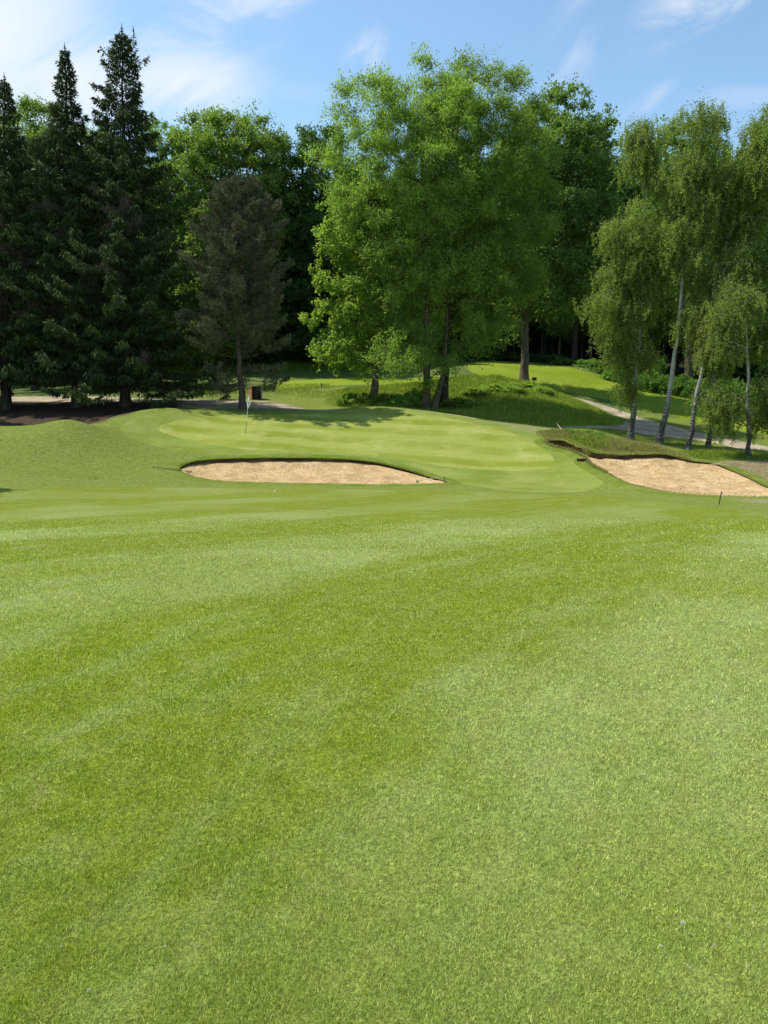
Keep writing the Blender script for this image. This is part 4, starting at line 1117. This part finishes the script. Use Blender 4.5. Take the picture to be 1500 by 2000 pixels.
M_white = plain('white_paint', (.75, .75, .72)); M_yel = plain('yellow_paint', (.45, .47, .12)); M_dgreen = plain('dark_green_metal', (.035, .05, .022))
M_wood = plain('orange_brown_wood', (.36, .17, .075), .8, .2, 9, .35); M_woodd = plain('dark_wood', (.07, .035, .02), .8, .2); M_grey = plain('grey_metal', (.42, .43, .40), .5)
M_black = plain('black_plastic', (.015, .015, .015)); M_flag = leaf_mat('flag_cloth', (.84, .84, .80), (.88, .88, .84), None, .5, (1, 1, .97), .8, .05, 1.0); M_olive = plain('olive_handle', (.10, .11, .03)); M_pale = plain('pale_handle', (.50, .42, .27))
M_petal = leaf_mat('petal_white', (.80, .80, .74), (.86, .86, .82), None, .45, (1, 1, 1), .7, .1, 1.0); M_ball = plain('ball_white', (.85, .85, .83), .35, .5, 30, .03)

# flagstick
g = ground_px(479.5, 848); g[2] += .02
root = empty('flagstick', g, 'thin golf flagstick with a limp white flag standing in the green', 'flagstick')
topv = at(486, 772, g[1]) - g; m_ = topv * .5
bm_obj('lower_pole', [tube([(0, 0, 0, .016), tuple(topv * .30) + (.016,)])], M_olive, root)
bm_obj('upper_pole', [tube([tuple(topv * .30) + (.0135,), tuple(topv * .995) + (.012,)])], M_white, root)
bm_obj('cup_rim', [tube([(0, 0, -.1, .055), (0, 0, -.012, .055)], 16)], M_white, root)
# limp flag: hangs from the top of the pole in folds
Hf = .68; rows, cols = 14, 9; V = []; 
for i in range(rows + 1):
    t = i / rows
    wd = .02 + .32 * t ** .9 if t < .62 else (.02 + .32 * .62 ** .9) * (1 - (t - .62) / .38 * .72)
    for j in range(cols + 1):
        s = j / cols; pz = topv * (1 - t * .30)
        V.append((pz[0] - wd * .32 + wd * s, pz[1] - .03 + .045 * math.sin(s * 9 + t * 2) * (.3 + t), topv[2] - .02 - t * Hf - .05 * s * t))
Fq = [(i*(cols+1)+j, i*(cols+1)+j+1, (i+1)*(cols+1)+j+1, (i+1)*(cols+1)+j) for i in range(rows) for j in range(cols)]
flag = bm_obj('flag', [(V, Fq)], M_flag, root)
so_ = flag.modifiers.new('s', 'SOLIDIFY'); so_.thickness = .003
# the numeral on the flag
def stroke(pts, w_, y):
    V = []; 
    for i, (a, b) in enumerate(pts):
        p0 = np.array(pts[max(0, i-1)]); p1 = np.array(pts[min(len(pts)-1, i+1)]); d = p1 - p0; d = d / (np.linalg.norm(d) + 1e-9); nn = np.array([-d[1], d[0]]) * w_ / 2
        V += [(a + nn[0], y, b + nn[1]), (a - nn[0], y, b - nn[1])]
    return V, [(2*i, 2*i+1, 2*i+3, 2*i+2) for i in range(len(pts) - 1)]
cx_, cz_ = topv[0] - .06, topv[2] - .44
five = [(cx_ + .05, cz_ + .10), (cx_ - .04, cz_ + .10), (cx_ - .045, cz_ + .02)]
arc = [(cx_ - .045 + 0 * a, 0) for a in ()]
arc = [(cx_ - .005 + .055 * math.cos(a), cz_ - .035 + .055 * math.sin(a)) for a in np.linspace(2.3, -2.4, 12)]
bm_obj('numeral', [stroke(five + arc, .022, topv[1] * 1 - .085)], M_black, flag)

# wooden box beyond the pine
g = at(499, 783, 57.5); g[2] = h1(g[0], g[1])
root = empty('litter_box', g, 'orange-brown wooden box with a dark open front on the grass beyond the pine', 'box', None, .55)
bm_obj('side_panel', [box(-.42, -.38, -.33, .33, 0, .95, .006)], M_wood, root)
bm_obj('side_panel', [box(.38, .42, -.33, .33, 0, .95, .006)], M_grey, root)
bm_obj('back_panel', [box(-.377, .377, .29, .33, 0, .948, .005)], M_woodd, root)
bm_obj('lid', [box(-.46, .46, -.37, .37, .953, .995, .008)], M_grey, root)
bm_obj('bin_liner', [tube([(0, 0, .03, .27), (0, 0, .4, .28), (0, 0, .72, .30)], 16)], M_black, root)
bm_obj('bottom_board', [box(-.377, .377, -.33, .287, -.02, .025, .004)], M_woodd, root)

# tee sign
g = ground_px(1043, 757); root = empty('tee_sign', g, 'small dark tee sign on a post right of the oak trunk', 'sign')
bm_obj('post', [tube([(0, 0, -.1, .045), (0, 0, .78, .04)])], M_black, root)
bm_obj('sign_board', [box(-.2, .2, -.045, -.015, .60, .86, .01)], M_black, root)
bm_obj('cap', [tube([(0, 0, .78, .06), (0, 0, .83, .05), (0, 0, .9, .012)])], M_black, root)
# tee markers
tm = [(942,721,'white tee marker ball at the left end of the tee lawn'),(1069,719,'yellow-white tee marker ball right of the oak trunk'),(955,703,'tiny white tee marker at the shaded back of the tee'),(1134,724,'pale tee marker beside the weeds at the right of the tee')]
first = None
for px, py, lab in tm:
    g = ground_px(px, py); root = empty('tee_marker', g + np.array([0, 0, .02]), lab, 'tee marker', 'tee markers')
    if first is None:
        a = bm_obj('knob', [tube([(0, 0, .03 + .065 * (1 - math.cos(t)), max(.004, .065 * math.sin(t))) for t in np.linspace(.02, math.pi - .02, 9)], 14)], M_white, root)
        b_ = bm_obj('spike', [tube([(0, 0, -.1, .012), (0, 0, .06, .014)])], M_grey, root); first = (a, b_)
    else:
        for s in first: d = s.copy(); COL.objects.link(d); d.parent = root
# stakes and posts
def stake(px, py, h, r_, mat, name, lab, cat, lean=(0, 0), capm=None):
    g = ground_px(px, py); root = empty(name, g, lab, cat)
    bm_obj('shaft', [tube([(0, 0, -.1, r_), (lean[0] * .5, 0, h * .5, r_), (lean[0], lean[1], h, r_ * .9)])], mat, root)
    bm_obj('tip', [tube([(lean[0], lean[1], h, r_ * 1.25), (lean[0] * 1.02, lean[1], h + .03, r_ * 1.2), (lean[0] * 1.03, lean[1], h + .05, r_ * .4)])], capm or mat, root)
stake(1404, 985.5, .37, .018, M_dgreen, 'marker_stake', 'thin dark stake in the turf in front of the right bunker', 'stake', (.05, 0))
stake(628, 757, .30, .05, M_woodd, 'marker_stump', 'short brown marker post on the slope below the upper fairway', 'post')
# old edging boards at the bunkers
g = ground_px(1146, 902); root = empty('edging_board', g + np.array([-.1, 0, .06]), 'short weathered wooden board at the left corner of the right bunker sand', 'board', None, -.1)
bm_obj('plank', [box(-.40, .12, -.03, .03, -.04, .10, .01)], M_woodd, root); bm_obj('peg', [tube([(.09, -.05, -.25, .03), (.09, -.05, .12, .028)])], M_woodd, root)
g = ground_px(1404, 909.5); root = empty('fallen_branch', g + np.array([0, 0, .05]), 'pale bare stick lying along the back edge of the right bunker', 'stick', None, 0)
d_ = ground_px(1424, 912.5) - g
bm_obj('stick', [tube([(-.35, .15, 0, .022), (0, 0, .03, .02), tuple(d_ + [0, 0, .03]) + (.012,)]), tube([(0, 0, .03, .012), (.2, .12, .16, .006)])], M_pale, root)
g = ground_px(1096, 842); root = empty('fallen_branch', g + np.array([0, 0, .05]), 'bare grey branch lying in the grass at the near end of the path', 'stick')
d_ = ground_px(1080, 829) - g
bm_obj('stick', [tube([(.25, 0, 0, .025), (0, 0, .06, .022), tuple(d_ * .5 + [0, 0, .2]) + (.016,), tuple(d_ + [0, 0, .18]) + (.008,)]), tube([tuple(d_ * .5 + [0, 0, .2]) + (.01,), tuple(d_ * .6 + [.3, 0, .4]) + (.005,)])], M_pale, root)

# bunker rakes, each handle propped on a bent end
def rake(name, lab, hd, tip, foot, hm, gm):
    h0 = ground_px(*hd[:2]); z_ = hd[2]
    root = empty(name, h0, lab, 'rake')
    t_ = at(tip[0], tip[1], h0[1] + tip[2]) - h0; f_ = at(foot[0], foot[1], h0[1] + tip[2] - .1) - h0
    a0 = np.array([0, 0, z_ + .06])
    bm_obj('handle', [tube([tuple(a0) + (.016,), tuple(a0 * .5 + t_ * .5 + [0, 0, .01]) + (.016,), tuple(t_) + (.016,)])], hm, root)
    bm_obj('bent_grip', [tube([tuple(t_) + (.017,), tuple(t_ * .93 + f_ * .07 + [(.03 if f_[0] > t_[0] else -.03) * 0, 0, -.01]) + (.02,), tuple(f_ * .6 + t_ * .4) + (.02,), tuple(f_) + (.018,)])], gm, root)
    d = nrm(np.array([-t_[1], t_[0], 0])) if abs(t_[1]) > .1 else np.array([0, 1., 0])
    e0, e1 = a0 - d * .26, a0 + d * .26
    bm_obj('head', [tube([tuple(e0) + (.022,), tuple(e1) + (.022,)]) ] + [tube([tuple(e0 + (e1 - e0) * k / 8) + (.007,), tuple(e0 + (e1 - e0) * k / 8 + [0, 0, -.09]) + (.004,)], 5) for k in range(9)], M_olive, root)
rake('bunker_rake', 'dark green rake lying across the left tip of the front bunker', (370, 925, .02), (299, 911.5, .3), (302.5, 925), M_dgreen, M_dgreen)
rake('bunker_rake', 'rake with a pale handle resting in the right tip of the front bunker', (815, 942, .0), (867.5, 930.5, .2), (868.5, 944), M_pale, M_dgreen)

# golf ball
g = ground_px(537, 963); import bmesh
bm = bmesh.new(); bmesh.ops.create_icosphere(bm, subdivisions=4, radius=.0300)
for v in bm.verts:
    n_ = v.co.normalized(); v.co = n_ * (.0300 - .0006 * (math.sin(n_.x * 40) * math.sin(n_.y * 40) * math.sin(n_.z * 40) > .25))
me = bpy.data.meshes.new('golf_ball'); bm.to_mesh(me); bm.free(); me.materials.append(M_ball); me.polygons.foreach_set('use_smooth', [True] * len(me.polygons))
o = bpy.data.objects.new('golf_ball', me); COL.objects.link(o); o.location = g + np.array([0, 0, .058]); tag(o, 'white golf ball on the fairway in front of the bunker', 'golf ball')

# clover flowers
def clover_mesh():
    r = np.random.default_rng(77); n = 90; d = rand_dir(n, r); d[:, 2] = np.abs(d[:, 2]) * .9 - .15
    v, f = cards(d * .0015, d + np.array([0, 0, .3]), rand_dir(n, r), np.full(n, .0085), np.full(n, .0035), .3)
    return v, f
cv, cf = clover_mesh()
flower0 = None
FL = [(1330,1858,1.35),(1287,1892,.8),(1392,1885,.9),(1458,1922,.8),(1468,1815,.7),(1345,1932,.6),(1260,1808,.55),(1300,1790,.5),(1420,1860,.5),(50,1730,.6),(178,1993,.8),(326,1900,.7),(388,1895,.6),(125,1918,.6),(80,1975,.6),(715,1310,.5),(637,1389,.6),(421,1416,.6),(201,1332,.9),(15,1440,.6),(285,1472,.6),(540,1390,.5),(1150,1700,.5),(910,1620,.5),(220,1163,.9),(890,1560,.5),(1210,1560,.5),(660,1742,.5),(770,1900,.5),(1120,1905,.5),(480,1690,.5),(985,1290,.7),(1090,1400,.6),(850,1204,.9),(1330,1290,.7)]
for i, (px, py, s) in enumerate(FL):
    g = ground_px(px, py)
    lab = 'largest white clover flower head, in the turf near the lower right corner' if i == 0 else 'tiny white clover flower in the short foreground grass'
    root = empty('clover_flower', g + np.array([0, 0, .040]), lab, 'flower', 'white clover flowers in the foreground turf', i * 1.3)
    if flower0 is None:
        a = mesh_np('flower_head', cv + np.array([0, 0, .022]), cf, M_petal, root); b_ = bm_obj('stem', [tube([(0, 0, -.07, .0009), (.001, 0, .021, .0008)], 5)], M_dgreen, root); flower0 = (a, b_)
    else:
        for q in flower0: d = q.copy(); COL.objects.link(d); d.parent = root
    root.scale = (s * .62,) * 3
print('LEAVES', TRIS[0])

SKY_STR = .15; EXPO = 0.5

# ------------------------------------------------------------------ sky, sun
SUN_EL = math.radians(57); SUN_AZ = math.atan2(.27, -.96)        # where the sun stands, seen from above
sd = Vector((math.cos(SUN_EL) * math.cos(SUN_AZ), math.cos(SUN_EL) * math.sin(SUN_AZ), math.sin(SUN_EL)))
sl = bpy.data.lights.new('sun', 'SUN'); so = bpy.data.objects.new('sun', sl); COL.objects.link(so)
sl.energy = 4.2; sl.angle = math.radians(.53); sl.color = (1, .95, .86)
so.rotation_euler = sd.to_track_quat('Z', 'Y').to_euler()
w = bpy.data.worlds.new('World'); scene.world = w; w.use_nodes = True; nt = w.node_tree; nt.nodes.clear(); k = N(nt)
sky = k.n('ShaderNodeTexSky'); sky.sky_type = 'NISHITA'; sky.sun_disc = False
sky.sun_elevation = SUN_EL; sky.sun_rotation = math.pi / 2 - SUN_AZ
sky.altitude = 100; sky.air_density = 1.0; sky.dust_density = .6; sky.ozone_density = 2.2
hs = k.n('ShaderNodeHueSaturation'); hs.inputs['Saturation'].default_value = 1.0; hs.inputs['Value'].default_value = 1.0; k.l.new(sky.outputs[0], hs.inputs['Color'])
g = k.n('ShaderNodeTexCoord').outputs['Generated']; X, Y, Z = k.sep(g)
Yp = k.math('MAXIMUM', Y, .02); u = k.math('DIVIDE', X, Yp); v = k.math('DIVIDE', Z, Yp)
cx = k.n('ShaderNodeCombineXYZ'); k.l.new(u, cx.inputs[0]); k.l.new(v, cx.inputs[1]); uv = cx.outputs[0]
def rot_scale(vec, a, s):
    q = k.n('ShaderNodeMapping'); k.l.new(vec, q.inputs[0]); q.inputs['Rotation'].default_value = (0, 0, a)
    o = k.n('ShaderNodeMapping'); k.l.new(q.outputs[0], o.inputs[0]); o.inputs['Scale'].default_value = (*s, 1); return o.outputs[0]
n1 = k.noise(rot_scale(uv, -.35, (2.2, 5.0)), 1.7, 10, .62, .8)
n2 = k.noise(rot_scale(uv, -.85, (2.0, 5.5)), 2.8, 9, .62, .7)
tot = None
def cloud(px, py, rx, ry, ang, amt, nz, lo, hi):
    global tot
    d = ray(px, py); cu, cv = float(d[0]), float(d[2])
    a = k.math('SUBTRACT', u, cu); b = k.math('SUBTRACT', v, cv); ca, sa = math.cos(ang), math.sin(ang)
    p = k.math('DIVIDE', k.math('ADD', k.math('MULTIPLY', a, ca), k.math('MULTIPLY', b, sa)), rx / F)
    q = k.math('DIVIDE', k.math('SUBTRACT', k.math('MULTIPLY', b, ca), k.math('MULTIPLY', a, sa)), ry / F)
    d2 = k.math('SQRT', k.math('ADD', k.math('MULTIPLY', p, p), k.math('MULTIPLY', q, q)))
    m = k.ramp(k.math('ADD', d2, k.math('MULTIPLY', k.math('SUBTRACT', nz, .5), -1.3)), 1.35, -.05)
    m = k.math('MULTIPLY', k.math('MULTIPLY', m, k.ramp(nz, lo, hi)), amt)
    tot = m if tot is None else k.math('MAXIMUM', tot, m)
one = k.n('ShaderNodeValue'); one.outputs[0].default_value = .62
cloud(-20, 80, 230, 290, .25, 1.0, n1, .0, .45)
cloud(110, 150, 210, 110, -.1, 1.0, n1, .1, .5)
cloud(350, 165, 160, 70, .05, 1.0, n1, .15, .52)
cloud(-300, 200, 420, 200, 0, .9, n1, .3, .6)
cloud(400, 50, 190, 95, .45, .75, n1, .40, .70)
cloud(510, 5, 120, 50, .2, .8, n1, .40, .66)
cloud(705, 122, 60, 34, .9, .7, n2, .42, .66)
cloud(1165, 40, 130, 60, 1.0, .65, n2, .40, .72)
cloud(1400, 15, 150, 60, .3, .8, n1, .44, .68)
cloud(1262, 196, 55, 18, .6, .4, n2, .40, .70)
cloud(1450, 190, 130, 22, .05, .25, n1, .35, .65)
cloud(560, 178, 120, 18, -.05, .25, n1, .35, .65)
cloud(-900, 500, 500, 300, .2, .8, n1, .4, .6); cloud(2600, 300, 700, 300, .2, .7, n1, .45, .65)
tot = k.math('MULTIPLY', tot, k.ramp(Y, .02, .15))
c = k.mix(tot, k.mix(1.0, hs.outputs[0], (1.0, 1.07, 1.0), 'MULTIPLY'), (4.1, 4.45, 4.85))
bg = k.n('ShaderNodeBackground'); k.l.new(c, bg.inputs[0]); bg.inputs[1].default_value = SKY_STR
k.l.new(bg.outputs[0], k.n('ShaderNodeOutputWorld').inputs[0])

vs = scene.view_settings; vs.view_transform = 'Standard'; vs.look = 'None'; vs.exposure = EXPO; vs.gamma = 1; vs.use_curve_mapping = False
scene.cycles.use_denoising = True
scene.cycles.max_bounces = 8; scene.cycles.diffuse_bounces = 5; scene.cycles.glossy_bounces = 2; scene.cycles.transmission_bounces = 4; scene.cycles.transparent_max_bounces = 4
scene.cycles.caustics_reflective = False; scene.cycles.caustics_refractive = False
